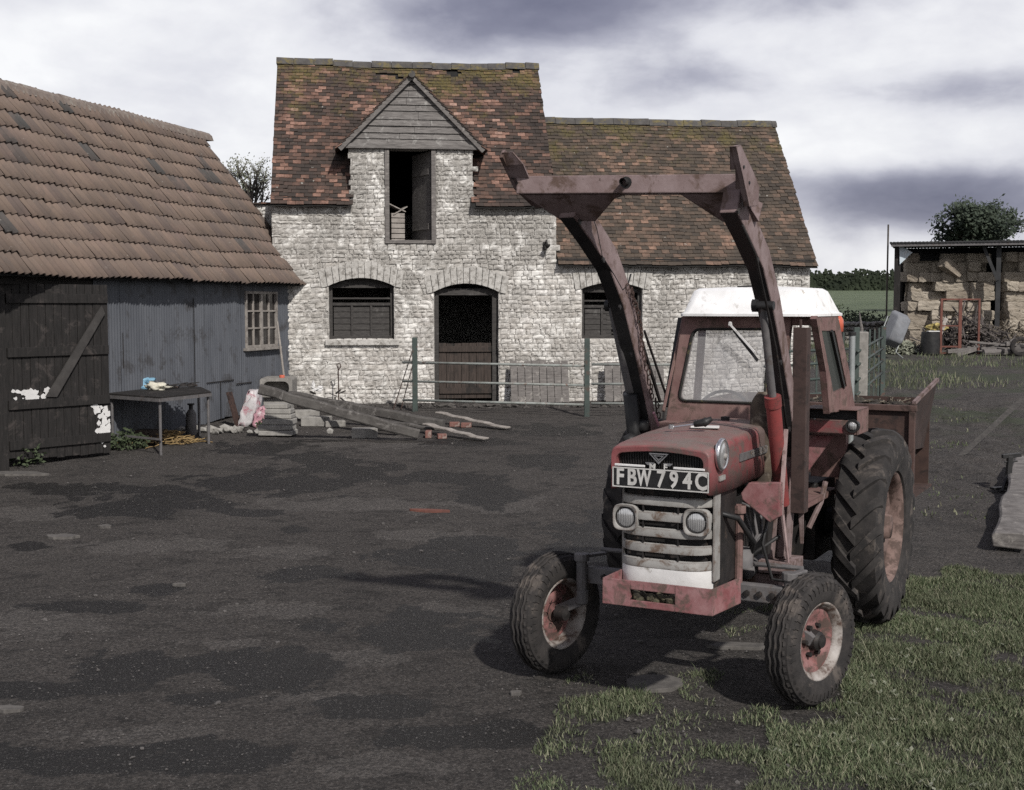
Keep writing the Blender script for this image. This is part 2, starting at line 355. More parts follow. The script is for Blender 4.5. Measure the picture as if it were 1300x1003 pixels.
# ------------------------------------------------------------------ ground, field, sky
def axis(dense0, dense1, step, far0, far1):
    a = list(np.arange(dense0, dense1, step)); x = dense1; d = step
    while x < far1: a.append(x); d *= 1.25; x += d
    a.append(far1); x = dense0; d = step; b = []
    while True:
        d *= 1.25; x -= d
        if x < far0: break
        b.append(x)
    b.append(far0); return np.array(b[::-1]+a)
P1 = [(1080, 790), (1165, 722), (1320, 735), (1330, 1030), (940, 1030), (985, 905), (1060, 890)]
P2 = [(690, 905), (740, 862), (800, 858), (860, 885), (990, 900), (1010, 1030), (640, 1030)]
def in_poly(x, y, P):
    c = False; n = len(P)
    for i in range(n):
        x1, y1 = P[i]; x2, y2 = P[(i+1) % n]
        if (y1 > y) != (y2 > y) and x < (x2-x1)*(y-y1)/(y2-y1)+x1: c = not c
    return c
def turf(X, Y, P, fr):     # how well grass grows here
    px, py = proj(X, Y, 0); px += 22*mn.noise(Vector((X*2, Y*2, 5))); py += 16*mn.noise(Vector((X*2, Y*2, 9)))
    if not in_poly(px, py, P): return -9
    return mn.noise(Vector((X*fr, Y*fr, 0)))+.5*mn.noise(Vector((X*4.5, Y*4.5, 2)))
DAMP = [(350, 612, 100, 12), (275, 640, 34, 8), (215, 626, 60, 10), (330, 568, 45, 9), (410, 584, 50, 9), (560, 606, 75, 8), (625, 626, 32, 14), (380, 671, 20, 4), (325, 650, 26, 5), (150, 848, 70, 20), (90, 872, 80, 10), (335, 846, 95, 24), (275, 882, 60, 9), (505, 800, 85, 26), (530, 706, 60, 12), (610, 716, 55, 14), (400, 725, 60, 8), (610, 690, 60, 9), (40, 690, 24, 5), (170, 642, 75, 12), (95, 620, 60, 7), (450, 596, 60, 7), (200, 745, 40, 7), (120, 770, 60, 8), (460, 900, 80, 14), (600, 930, 90, 18), (250, 960, 120, 18), (60, 960, 70, 14), (600, 560, 50, 5), (700, 545, 60, 6), (690, 585, 50, 9), (860, 690, 160, 40)]
PALE = [(550, 678, 60, 9), (450, 832, 66, 12), (575, 772, 45, 11), (60, 790, 75, 14), (285, 815, 60, 7), (400, 882, 50, 7), (640, 640, 60, 8), (430, 640, 120, 8), (480, 560, 70, 7), (30, 650, 60, 8), (190, 690, 80, 8), (340, 770, 70, 9), (150, 930, 90, 12), (500, 970, 90, 13), (340, 700, 60, 7)]
def patch(X, Y, L):
    px, py = proj(X, Y, g(Y)); nn_ = .9*mn.noise(Vector((X*2.2, Y*1.6, 30)))+.5*mn.noise(Vector((X*6, Y*5, 31)))+.3*mn.noise(Vector((X*15, Y*12, 33)))
    b = -9
    for (a, c_, rx, ry) in L:
        if abs(px-a) < 2*rx and abs(py-c_) < 2.2*ry: b = max(b, 1-math.hypot((px-a)/rx, (py-c_)/ry)*.9)
    return max(0., min(1., .5+(b+nn_)*2.2)) if b > -9 else 0.
xs = axis(-9, 9, .07, -900, 900); ys = axis(3.5, 26, .07, -200, 1500)
gv = []; tv = []; dv_ = []; pv = []; nx = len(xs)
for Y in ys:
    for X in xs:
        z = g(Y)
        if -12 < X < 14 and 2 < Y < 45:
            z += .016*mn.noise(Vector((X*.9, Y*.9, 0)))+.009*mn.noise(Vector((X*4, Y*4, 1)))+.006*mn.noise(Vector((X*11, Y*9, 1)))-.012
        if 13 < Y < 37 and X > 4.5:
            k = min(1, (Y-13)/3, (37-Y)/3, (X-4.5)/1.5); z += k*(.13*mn.noise(Vector((X*.7, Y*.45, 8)))+.07*mn.noise(Vector((X*2.2, Y*1.4, 5)))+.035*mn.noise(Vector((X*6, Y*5, 2))))
        if Y > 50: z -= .06
        gv.append((X, Y, z)); near = -9 < X < 9 and 3.5 < Y < 25
        tv.append(max(0., min(1., max(turf(X, Y, P1, 1.7)+.22, turf(X, Y, P2, 2.2)-.16)*3+.2)) if near and X > -1 and Y < 12.6 else 0.); dv_.append(patch(X, Y, DAMP) if near else 0.); pv.append(patch(X, Y, PALE) if near else 0.)
gf = [(j*nx+i, j*nx+i+1, (j+1)*nx+i+1, (j+1)*nx+i) for j in range(len(ys)-1) for i in range(nx-1)]
me = bpy.data.meshes.new('ground'); me.from_pydata(gv, [], gf); me.materials.append(M['ground'])
for p in me.polygons: p.use_smooth = True
for an, ad in (('turf', tv), ('damp', dv_), ('pale', pv)):
    at_ = me.attributes.new(an, 'FLOAT', 'POINT'); at_.data.foreach_set('value', ad)
o = bpy.data.objects.new('ground', me); COL.objects.link(o); tag(o, 'dark wet gravel and mud surface of the farmyard', kind='structure')
fb = MB()
fy = [47.5, 52, 60, 75, 100, 130, 165, 175, 260]; fxn = 24; vs = []
for j, Y in enumerate(fy):
    for i in range(fxn+1):
        X = -60+i*10; vs.append((X, Y+(rnd(-.6, .6) if j == 0 else 0), g(Y)+(.05 if j else -.03)))
fb.add(vs, [(j*(fxn+1)+i, j*(fxn+1)+i+1, (j+1)*(fxn+1)+i+1, (j+1)*(fxn+1)+i) for j in range(len(fy)-1) for i in range(fxn)])
tag(fb.build('field', M['field']), 'green pasture rising to the dark hedge', kind='structure')

def in_poly(x, y, P):
    c = False; n = len(P)
    for i in range(n):
        x1, y1 = P[i]; x2, y2 = P[(i+1) % n]
        if (y1 > y) != (y2 > y) and x < (x2-x1)*(y-y1)/(y2-y1)+x1: c = not c
    return c
def blades(name, pts, h, w, m, label, lean=.5):
    V = []; Fc = []
    for (X, Y, k) in pts:
        a = rnd(0, 6.28); hh = h*k*rnd(.45, 1.25); ww = w*rnd(.6, 1.3); dx, dy = math.cos(a)*ww, math.sin(a)*ww
        lx, ly = rnd(-lean, lean)*hh, rnd(-lean, lean)*hh; z = g(Y)-.01; n = len(V)
        V += [(X-dx, Y-dy, z), (X+dx, Y+dy, z), (X+lx*.4+dx*.7, Y+ly*.4+dy*.7, z+hh*.6), (X+lx*.4-dx*.7, Y+ly*.4-dy*.7, z+hh*.6), (X+lx, Y+ly, z+hh)]
        Fc += [(n, n+1, n+2, n+3), (n+3, n+2, n+4)]
    me = bpy.data.meshes.new(name); me.from_pydata(V, [], Fc); me.materials.append(m)
    o = bpy.data.objects.new(name, me); COL.objects.link(o); tag(o, label, kind='stuff'); return o
P3 = [(850, 850), (900, 858), (925, 885), (870, 880)]
P4 = [(905, 770), (975, 765), (985, 795), (915, 800)]
pts = []
def scat(P, n, thr, k=1., x0=-1, x1=6, y0=4.6, y1=12.5, fr=1.3):
    c = 0
    while c < n:
        X, Y = rnd(x0, x1), rnd(y0, y1)
        q = turf(X, Y, P, fr)
        if q < -5: c += .02; continue
        if q+rnd(-.38, .38) < thr: c += .05; continue
        tall = 1.9 if random.random() < .025 else 1.
        pts.append((X, Y, k*tall*(.55+.8*max(0, min(.9, q+.35))))); c += 1
scat(P1, 74000, -.22, 1., -1, 6, 4.6, 12.5, 1.7)
scat(P2, 9500, .20, .7, -0.2, 2.6, 4.4, 8.6, 2.2)
scat(P3, 900, .0, .7, .8, 2., 7.2, 8.8)
scat(P4, 700, .0, .6, 1, 2.5, 8.6, 11)
blades('grass', pts, .047, .0034, M['grass'], 'rough green grass at the lower right round the tractor wheels', .8)
wd_ = MB()
for _ in range(1500):
    X, Y = rnd(1.4, 6), rnd(4.6, 9.8)
    if turf(X, Y, P1, 1.7) < .0: continue
    for k in range(4):
        a = rnd(0, 6.28); L = rnd(.015, .035); p = Vector((X, Y, g(Y)+.012)); d = Vector((math.cos(a), math.sin(a), rnd(.1, .7))); e = Vector((-math.sin(a), math.cos(a), 0))
        wd_.add([p, p+d*L*.6+e*L*.35, p+d*L, p+d*L*.6-e*L*.35], [(0, 1, 2, 3)])
tag(wd_.build('ground_weeds', M['twigleaf']), 'pale broad leaved weeds scattered through the grass', kind='stuff')
pts = []
def strip(x0, x1, y0, y1, n, fr=.9, thr=.05, k=1.):
    for _ in range(n):
        X, Y = rnd(x0, x1), rnd(y0, y1)
        if mn.noise(Vector((X*fr, Y*fr, 4)))+rnd(-.2, .2) > thr: pts.append((X, Y, k*rnd(.7, 1.3)))
strip(8, 17, 28, 42, 9000, .35, .12, 1.3); strip(9, 24, 42, 48, 6000, .3, -.05, 2.2); strip(4.6, 9, 12.5, 26, 9000, .9, .22, .45)
blades('grass', pts, .11, .009, M['grass'], 'thin weedy grass verge in front of the hay barn')

# ------------------------------------------------------------------ stone barn
SB0 = gr(560, 510.5)
SB = Frame(SB0, math.radians(7.0))
def fu(px, py): p = SB.U(px, py, 1, 0.); return p.x, p.z
GS = .03*math.sin(math.radians(7))     # ground slope along the front
barn = empty('stone_barn', SB, 'long whitewashed stone barn with mossy clay tiled roofs and a timber hay loft gable', 'barn')
uL = fu(347, 400)[0]; uM = fu(706, 400)[0]; uR = fu(1028, 400)[0]
zE1 = fu(500, 250)[1]; zE2 = fu(870, 326)[1]
DEP = 5.6
def hole(pxl, pxr, pyt, pyb):
    a = fu(pxl, pyb); b = fu(pxr, pyt); return [a[0], b[0], a[1], b[1]]
hatch = hole(489, 553, 189, 309)
winA = hole(418, 500, 353, 431); door = hole(552, 633, 360, 560); winB = hole(739, 816, 359, 430)
door[2] = -.3
dL, dR = fu(445, 200)[0], fu(600, 200)[0]; zD = fu(522, 187)[1]; zAp = fu(524, 100)[1]; dC = (dL+dR)/2
holes = [hatch, winA, door, winB]
def zone_top(u):
    if dL <= u <= dR: return zD
    return zE1-.05 if u < uM else zE2-.05
def wall_cells(mb, u0, u1, zlo, holes, y0, y1):
    us = sorted(set([u0, u1, dL, dR, uM]+[h for H_ in holes for h in H_[:2]])); us = [u for u in us if u0 <= u <= u1]
    for a, b in zip(us, us[1:]):
        m = (a+b)/2; top = zone_top(m); hs = sorted([H_ for H_ in holes if H_[0] < m < H_[1]], key=lambda h: h[2]); z = zlo
        for H_ in hs:
            if H_[2] > z: mb.box(a, b, y0, y1, z, H_[2])
            z = H_[3]
        if z < top: mb.box(a, b, y0, y1, z, top)
w = MB(); wall_cells(w, uL, uR, -.5, holes, .028, .5); w.build('wall_core', M['mortar'], barn)
def stones(mb, u0, u1, z0, zt, holes, y=0., hh=(.06, .125), ww=(.08, .30), gap=.006):
    z = z0
    while z < zt:
        h = rnd(*hh); u = u0+rnd(-.2, 0)
        row = z+h/2
        while u < u1:
            wd = rnd(*ww)*(1 if h > .11 else .85); a, b = max(u, u0), min(u+wd, u1); u += wd
            if row+h/2 > zone_top((a+b)/2)+.03: continue
            segs = [(a, b)]
            for H_ in holes:
                if z+h > H_[2]+.02 and z < H_[3]-.02:
                    ns = []
                    for (p, q) in segs:
                        if q <= H_[0] or p >= H_[1]: ns.append((p, q)); continue
                        if p < H_[0]: ns.append((p, H_[0]))
                        if q > H_[1]: ns.append((H_[1], q))
                    segs = ns
            for (p, q) in segs:
                if q-p < .05: continue
                wob = .02*mn.noise(Vector((p*.7, z*.7, 0)))
                d = rnd(-.006, .007)+.014*mn.noise(Vector((p*.5, z*.5, 7)))
                p2, q2, za, zb = p+gap*rnd(.2, 1), q-gap*rnd(.2, 1), z+gap*rnd(.2, 1)+wob, z+h-gap*rnd(.2, 1)+wob
                c = .014; jt = lambda s=.012: rnd(-s, s)
                vs = []
                nU = 3; nZ = 3
                for j in range(nZ+1):
                    for i in range(nU+1):
                        fu_, fz = i/nU, j/nZ
                        e = 0 if (0 < i < nU and 0 < j < nZ) else rnd(.006, .02)
                        vs.append((p2+(q2-p2)*fu_+jt(.005)+(.008 if i == 0 else -.008 if i == nU else 0)*rnd(0, 1.5), y+d+e+jt(.006), za+(zb-za)*fz+jt(.006)))
                n0 = len(vs)
                for (uu, zz) in ((p2, za), (q2, za), (q2, zb), (p2, zb)): vs.append((uu, y+.10, zz))
                fs = [(j*4+i, j*4+i+1, (j+1)*4+i+1, (j+1)*4+i) for j in range(3) for i in range(3)]
                fs += [(0, n0, n0+1, 3, 2, 1), (3, n0+1, n0+2, 15, 11, 7), (15, n0+2, n0+3, 12, 13, 14), (12, n0+3, n0, 0, 4, 8)]
                rz_ = rnd(-.03, .03); mu, mz = (p2+q2)/2, (za+zb)/2
                vs = [(u_+.035*mn.noise(Vector((u_*1.1, z_*1.3, 3)))-(z_-mz)*rz_, y_, z_+.045*mn.noise(Vector((u_*.8, z_*1.2, 9)))+(u_-mu)*rz_) for (u_, y_, z_) in vs]
                mb.add(vs, fs)
        z += h
w = MB()
arch = []
for H_, rise in ((winA, .16), (door, .17), (winB, .12)): arch.append([H_[0]-.16, H_[1]+.16, H_[3]-rise, H_[3]+.19])
stones(w, uL, uR, -.35, zD+.02, holes+arch)
w.build('wall', M['stone'], barn, smooth=False)
for (H_, rise) in ((winA, .16), (door, .17), (winB, .12)):
    w = MB()
    a, b = H_[0]-.15, H_[1]+.15; n = 13; zc = H_[3]
    wd = H_[1]-H_[0]; uc = (H_[0]+H_[1])/2
    zi = lambda u: zc-rise*min(1.25, (2*(u-uc)/wd)**2)
    for i in range(n):
        p, q = a+(b-a)*i/n, a+(b-a)*(i+1)/n; k = .08
        ex = lambda u: (u-uc)*k
        e = rnd(-.008, .008)
        w.add([(p+.005, -.012+e, zi(p)), (q-.005, -.012+e, zi(q)), (q-.005+ex(q), -.012+e, zi(q)+.33+rise*.15), (p+.005+ex(p), -.012+e, zi(p)+.33+rise*.15),
               (p+.005, .35, zi(p)), (q-.005, .35, zi(q)), (q-.005+ex(q), .35, zi(q)+.33+rise*.15), (p+.005+ex(p), .35, zi(p)+.33+rise*.15)],
              [(0,1,2,3),(5,4,7,6),(0,4,5,1),(1,5,6,2),(2,6,7,3),(3,7,4,0)])
    w.build('arch', M['voussoir'], barn, bev=.006)
w = MB(); w.box(winA[0]-.08, winA[1]+.1, -.05, .3, winA[2]-.12, winA[2]-.002); w.build('window_sill', M['voussoir'], barn, bev=.008)
w = MB()                                                             # rear and end walls, loft floor
w.box(uL, uR, DEP-.4, DEP, -.4, zE2); w.box(uL+.02, uM, DEP-.42, DEP-.02, zE2, zE1)
for u, zt in ((uL, zE1), (uR-.4, zE2)): w.box(u, u+.4, .5, DEP-.4, -.4, zt)
w.prism([(.3, zE1), (DEP-.3, zE1), (DEP/2, zE1+(DEP/2-.3)*1.1)], uL+.05, uL+.4, 'YZ'); w.prism([(.3, zE1-1), (DEP-.3, zE1-1), (DEP-.3, zE1), (DEP/2, zE1+(DEP/2-.3)*1.1), (.3, zE1)], uM-.35, uM-.06, 'YZ')
w.prism([(.3, zE2), (DEP-.3, zE2), (DEP/2, zE2+(DEP/2-.3)*1.1)], uR-.4, uR-.05, 'YZ')
w.build('end_wall', M['stonepale'], barn)
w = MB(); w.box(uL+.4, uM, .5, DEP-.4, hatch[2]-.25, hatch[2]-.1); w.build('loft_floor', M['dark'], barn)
# roofs
PT = 3.2/2.8
def roof_plane(name, u0, u1, zeave, matl, cut=None, tu=.165, course=.105, sag=.05):
    over = .16; L = math.hypot(1, PT)
    zt = lambda v: zeave+PT*v
    half = DEP/2
    slen = (half+over)*L; n = int(slen/course)
    dv = (half+over)/n; mb = MB()
    def W(u, v):   # uneven old roof
        return .05*mn.noise(Vector((u*.55, v*.8, zeave)))+.018*mn.noise(Vector((u*2.3, v*2.3, zeave)))-sag*math.sin(math.pi*(u-u0)/(u1-u0))*(v/half)
    for j in range(n):
        v = -over+j*dv; u = u0-tu*(.5 if j % 2 else 0)
        while u < u1:
            a = max(u, u0+rnd(-.012, .012))+.002; b = min(u+tu, u1+rnd(-.012, .012))-.002; u += tu*rnd(.97, 1.03)
            if b-a < .03: continue
            m = (a+b)/2
            if cut and cut(m, v+dv*.5, zt(v+dv*.5)): continue
            if zeave > zE2+.3 and v > half-.55 and mn.noise(Vector((m*1.3, v*3, 11))) > .42 and random.random() < .8: continue
            w0, w1 = W(m, v), W(m, v+dv); t1 = rnd(-.006, .006); lift = .024+rnd(-.004, .007); drop = rnd(-.008, .008)
            nrm = Vector((0, -PT, 1)).normalized(); p = []
            for (uu, vv, ww_, off) in ((a, v-drop*.5, w0, lift+t1), (b, v-drop*.5, w0, lift-t1), (b, v+dv*1.5, w1, .004), (a, v+dv*1.5, w1, .004)):
                p.append(Vector((uu, vv, zt(vv)+ww_))+nrm*off)
            q = [x-nrm*.016 for x in p]
            mb.add(p+q, [(0,1,2,3),(0,4,5,1),(1,5,6,2),(3,2,6,7),(0,3,7,4)])
    rt = mb.build(name, matl, barn)
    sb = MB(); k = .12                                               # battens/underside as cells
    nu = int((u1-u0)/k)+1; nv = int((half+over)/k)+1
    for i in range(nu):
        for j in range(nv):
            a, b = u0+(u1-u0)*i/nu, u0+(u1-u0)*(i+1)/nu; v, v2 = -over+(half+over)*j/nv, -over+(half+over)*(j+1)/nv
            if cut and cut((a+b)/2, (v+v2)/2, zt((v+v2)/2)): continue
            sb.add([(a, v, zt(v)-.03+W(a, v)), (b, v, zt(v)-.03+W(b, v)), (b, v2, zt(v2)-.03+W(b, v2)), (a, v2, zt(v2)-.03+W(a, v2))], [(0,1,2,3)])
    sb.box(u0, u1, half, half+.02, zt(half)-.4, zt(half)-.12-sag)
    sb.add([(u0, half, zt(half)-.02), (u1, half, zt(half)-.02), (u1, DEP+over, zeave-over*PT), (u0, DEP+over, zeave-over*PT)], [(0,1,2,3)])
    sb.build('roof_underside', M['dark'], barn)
    rb = MB(); u = u0-.02
    while u < u1:
        e = min(u+rnd(.38, .46), u1+.03); m = (u+e)/2; zz = zt(half)+W(m, half)+rnd(-.008, .01); tl_ = rnd(-.008, .008)
        prof = [(-.15, -.10), (-.11, .0), (-.05, .055), (.05, .055), (.11, 0), (.15, -.10)]; vs = []
        for (uu, zo) in ((u+.004, tl_), (e-.004, -tl_)):
            for (y_, z_) in prof: vs.append((uu, half+y_, zz+z_+zo))
        rb.add(vs, [(i, i+1, 7+i, 6+i) for i in range(5)]+[(0,1,2,3,4,5), (11,10,9,8,7,6)]); u = e
    rb.build('ridge_tiles', M['ridge'], barn)
    return rt
M['ridge'] = mat('lichened_ridge', (.09,.085,.08), (.055,.05,.048), 6, (.13,.105,.04), .55, 5, .95, bump=.5)
dslope = (zAp-zD)/((dR-dL)/2+.12)
cut = lambda u, v, z: z < zAp-abs(u-dC)*dslope-.02 and dL < u < dR or (z < zAp-abs(u-dC)*dslope-.05)
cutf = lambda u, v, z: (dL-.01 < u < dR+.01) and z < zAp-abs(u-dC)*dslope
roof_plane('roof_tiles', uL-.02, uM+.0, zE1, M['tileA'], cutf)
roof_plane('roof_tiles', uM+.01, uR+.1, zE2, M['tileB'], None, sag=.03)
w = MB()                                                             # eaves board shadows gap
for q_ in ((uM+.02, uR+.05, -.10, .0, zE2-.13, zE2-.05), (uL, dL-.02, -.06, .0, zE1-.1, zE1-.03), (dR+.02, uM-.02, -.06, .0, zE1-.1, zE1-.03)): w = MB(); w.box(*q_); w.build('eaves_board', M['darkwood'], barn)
# dormer
vI = (zAp-zE1)/PT
w = MB(); vD = (zD-zE1)/PT
for a, b in ((dL, dL+.25), (dR-.25, dR)): w = MB(); w.prism([(.5, zE1-.3), (vD+.1, zD), (.5, zD)], a, b, 'YZ'); w.build('dormer_cheek', M['stonepale'], barn)
w = MB(); nB = 9; zb0 = zD+.0; zb1 = zAp-.03
hw = lambda z: max(.01, (zAp-z)/dslope-.01)
zz = zb0
hs = [.16, .12, .14, .13, .17, .12, .15, .14, .12, .16, .2]
for h in hs:
    z2 = min(zz+h, zb1)
    if z2-zz < .02: break
    e = rnd(-.008, .008); spl = rnd(-.5, .5)*hw(z2)
    for (f0, f1) in ((-1, spl/max(hw(zz), .01)), (spl/max(hw(zz), .01), 1)):
        a0, a1 = dC+f0*hw(zz), dC+f1*hw(zz); b0, b1 = dC+max(-hw(z2), min(hw(z2), f0*hw(zz) if abs(f0) < 1 else f0*hw(z2))), dC+max(-hw(z2), min(hw(z2), f1*hw(zz) if abs(f1) < 1 else f1*hw(z2)))
        if a1-a0 < .03: continue
        y0 = -.045+e+rnd(-.004, .004); gp = .003
        w.add([(a0+gp, y0, zz), (a1-gp, y0, zz+rnd(-.004, .004)), (b1-gp, y0+.024, z2-.008), (b0+gp, y0+.024, z2-.008), (a0+gp, y0+.03, zz), (a1-gp, y0+.03, zz), (b1-gp, y0+.04, z2), (b0+gp, y0+.04, z2)],
              [(0,1,2,3),(0,4,5,1),(1,5,6,2),(2,6,7,3),(3,7,4,0),(4,7,6,5)])
    zz = z2
w.add([(dC-hw(zb0), .02, zb0), (dC+hw(zb0), .02, zb0), (dC, .02, zAp-.05)], [(0,1,2)])
w.build('gable_boards', M['greywoodh'], barn)
w = MB(); w.box(dL-.1, dR+.1, -.075, .05, zD-.04, zD+.06); w.build('lintel_beam', M['greywoodh'], barn, bev=.01)
for sg in (-1, 1):
    ha = (dR-dL)/2+.22; zl = zAp-ha*dslope
    a = Vector((dC, -.1, zAp+.03)); b = Vector((dC+sg*ha, -.1, zl+.03))
    w = MB(); w.beam(a, b, .035, .10, up=(0, 0, 1)); w.build('barge_board', M['greywood'], barn, bev=.006)
    w = MB(); n = int((b-a).length/.11); d = (b-a)/n; nr = Vector((sg*dslope, 0, 1)).normalized()
    for i in range(n):
        p = a+d*i
        for jj in range(13):
            v0 = -.14+jj*.165; v1 = v0+.16
            if v0 > (p.z-zE1)/PT+.25: break
            q = [Vector((p.x, v0, p.z))+nr*.05, Vector((p.x, v1, p.z))+nr*.05, Vector((p.x, v1, p.z))+d*1.4+nr*.085, Vector((p.x, v0, p.z))+d*1.4+nr*(.085+rnd(-.006, .008))]
            w.add(q+[x-nr*.018 for x in q], [(0,1,2,3),(4,7,6,5),(0,4,5,1),(1,5,6,2),(2,6,7,3),(3,7,4,0)])
    w.build('dormer_tiles', M['tileA'], barn)
w = MB(); w.tube([(dC, -.2, zAp+.06), (dC, vI, zAp+.05)], .07, 8); w.build('dormer_ridge', M['ridge'], barn)
# hatch frame and inward door leaf
w = MB(); hx0, hx1, hz0, hz1 = hatch
w.box(hx0, hx0+.09, -.03, .12, hz0, hz1); w.box(hx1-.09, hx1, -.03, .12, hz0, hz1); w.box(hx0+.09, hx1-.09, -.025, .12, hz0, hz0+.07)
w.build('hatch_frame', M['greywood'], barn, bev=.006)
w = MB()
for i in range(5):
    w.box(0+i*.17, .165+i*.17, -.02, .02, hz0+.08, hz1-.04)
w.box(.02, .8, .02, .045, hz0+.3, hz0+.42); w.box(.02, .8, .02, .045, hz1-.5, hz1-.38)
lf = w.build('hatch_door', M['greywood'], barn); lf.location = (hx1-.1, .14, 0); lf.rotation_euler = (0, 0, math.radians(112))
# windows
def shutter_window(H_, kind):
    x0, x1, z0, z1 = H_; y = .16; fr = MB(); t = .07
    fr.box(x0, x0+t, y, y+.1, z0, z1); fr.box(x1-t, x1, y, y+.1, z0, z1); fr.box(x0+t, x1-t, y, y+.1, z0, z0+t); fr.box(x0+t, x1-t, y, y+.1, z1-.2, z1-.13)
    zm = z0+(z1-z0)*.55; fr.box(x0+t, x1-t, y, y+.1, zm, zm+.06); fr.box(x0+t, x1-t, y+.02, y+.07, zm+.13, zm+.165)
    fr.box(x0+t, x1-t, y+.03, y+.08, z1-.13, z1)
    n = 3
    for i in range(1, n):
        u = x0+t+(x1-x0-2*t)*i/n; fr.box(u-.022, u+.022, y, y+.08, z0+t, zm)
    f = fr.build('window_frame', M['shutterwood'], barn, bev=.005)
    pn = MB(); nb = 5
    for i in range(n):
        a = x0+t+(x1-x0-2*t)*i/n+.022; b = x0+t+(x1-x0-2*t)*(i+1)/n-.022
        if kind == 'B' and i == 2:
            for k in range(6): zc = z0+t+.03+k*(zm-z0-t)/6; pn.box(a-.3, b, y+.03, y+.05, zc, zc+.035)
            continue
        if kind == 'B' and i == 1:
            b = b-.15
        for k in range(nb):
            za = z0+t+(zm-z0-t)*k/nb; zb = z0+t+(zm-z0-t)*(k+1)/nb-.006; e = rnd(-.004, .004)
            pn.add([(a, y+.03+e, za), (b, y+.03+e, za), (b, y+.045, zb), (a, y+.045, zb), (a, y+.06, za), (b, y+.06, za), (b, y+.06, zb), (a, y+.06, zb)], [(0,1,2,3),(4,7,6,5),(0,4,5,1),(1,5,6,2),(2,6,7,3),(3,7,4,0)])
    pn.build('shutter_panel', M['shutterwood'], f)
shutter_window(winA, 'A'); shutter_window(winB, 'B')
x0, x1, z0, z1 = door; zg = .0
w = MB(); w.box(x0, x0+.1, .14, .3, -.1, z1); w.box(x1-.12, x1, .14, .3, -.1, z1); w.box(x0+.1, x1-.12, .14, .3, z1-.24, z1-.1)
w.build('door_frame', M['shutterwood'], barn, bev=.006)
w = MB(); zh = fu(590, 436)[1]; n = 7
for i in range(n):
    a = x0+.105+(x1-x0-.23)*i/n; b = x0+.105+(x1-x0-.23)*(i+1)/n-.006; w.box(a, b, .2+rnd(0, .006), .24, .06, zh+rnd(-.01, .01))
w.box(x0+.11, x1-.13, .165, .196, zh-.18, zh-.06); w.box(x0+.11, x1-.13, .165, .196, .16, .28)
w.build('half_door', M['brownwood'], barn, bev=.004)
# lamp bracket on wall
p = SB.U(692, 312, 1, 0.)
w = MB(); w.box(p.x-.04, p.x+.04, -.04, .0, p.z-.08, p.z+.08); w.tube([(p.x, -.04, p.z+.05), (p.x, -.16, p.z+.10), (p.x+.02, -.2, p.z+.02)], .014, 6); w.lathe([(0, .02), (.05, .055), (.08, .06)], 12, Matrix.Translation((p.x+.02, -.2, p.z-.06)), 'Z')
w.build('wall_lamp', M['darkmetal'], barn)
# crate seen in the hatch
cf = Frame(SB.M @ Vector((hx0+.24, .36, hz0-.09)), math.radians(7+12))
cr = empty('wooden_crate', cf, 'pale slatted crate standing inside the open hay loft hatch', 'crate')
w = MB()
for i in range(6): w.box(-.14, .14, -.15, .15, .10+i*.105, .19+i*.105)
w.box(-.10, .10, -.12, .12, .0, .1)
w.build('slatted_side', M['lightwood'], cr, bev=.004)
w = MB(); w.box(-.2, .2, -.17, .17, 0, .02, Matrix.Translation((-.03, 0, .82)) @ Matrix.Rotation(math.radians(24), 4, 'Y')); w.box(-.17, .17, -.17, .17, 0, .02, Matrix.Translation((.05, 0, .76)) @ Matrix.Rotation(math.radians(-30), 4, 'Y'))
w.build('lid', M['lightwood'], cr)
# boundary wall at left of barn
w = MB(); ub = fu(300, 300)[0]; zt_ = fu(330, 256)[1]
_zt = zone_top; _dL, _dR = dL, dR
def zone_top(u): return zt_+.25*0
bw = empty('boundary_wall', Frame(SB.M @ Vector(((ub+uL)/2, .75, 0)), SB.rz), 'short rough stone wall joining the stone barn to the pantiled shed', 'wall')
hwid = (uL-ub)/2
w.box(-hwid-.9, hwid+.3, .03, .4, -.4, zt_); w.build('wall_core', M['mortar'], bw)
w = MB(); stones(w, -hwid-.9, hwid+.3, 1.2, zt_, [], 0.); w.build('rubble_face', M['stone'], bw)
w = MB(); u = -hwid-.9
while u < hwid:
    w.box(u, u+.26, -.08, .45, 0, .03, Matrix.Translation((0, 0, zt_+.01+rnd(-.006, .01))) @ Matrix.Rotation(rnd(-.03, .03), 4, 'X')); u += .27
w.build('coping_tiles', M['tileA'], bw)
zone_top = _zt

# ------------------------------------------------------------------ pantiled shed
LB = Frame(gr(138, 567), math.radians(90-15.71))
def lu(px, py, y=0.): p = LB.U(px, py, 1, y); return p
shed = empty('pantiled_shed', LB, 'dark timber and blue grey corrugated shed under a red brown pantile roof', 'shed')
xe = lu(376, 440).x; zeL = lu(250, 357, -.22).z
RD = 2.15; rp = LB.U(253, 170, 1, RD); zr = rp.z; xr = rp.x
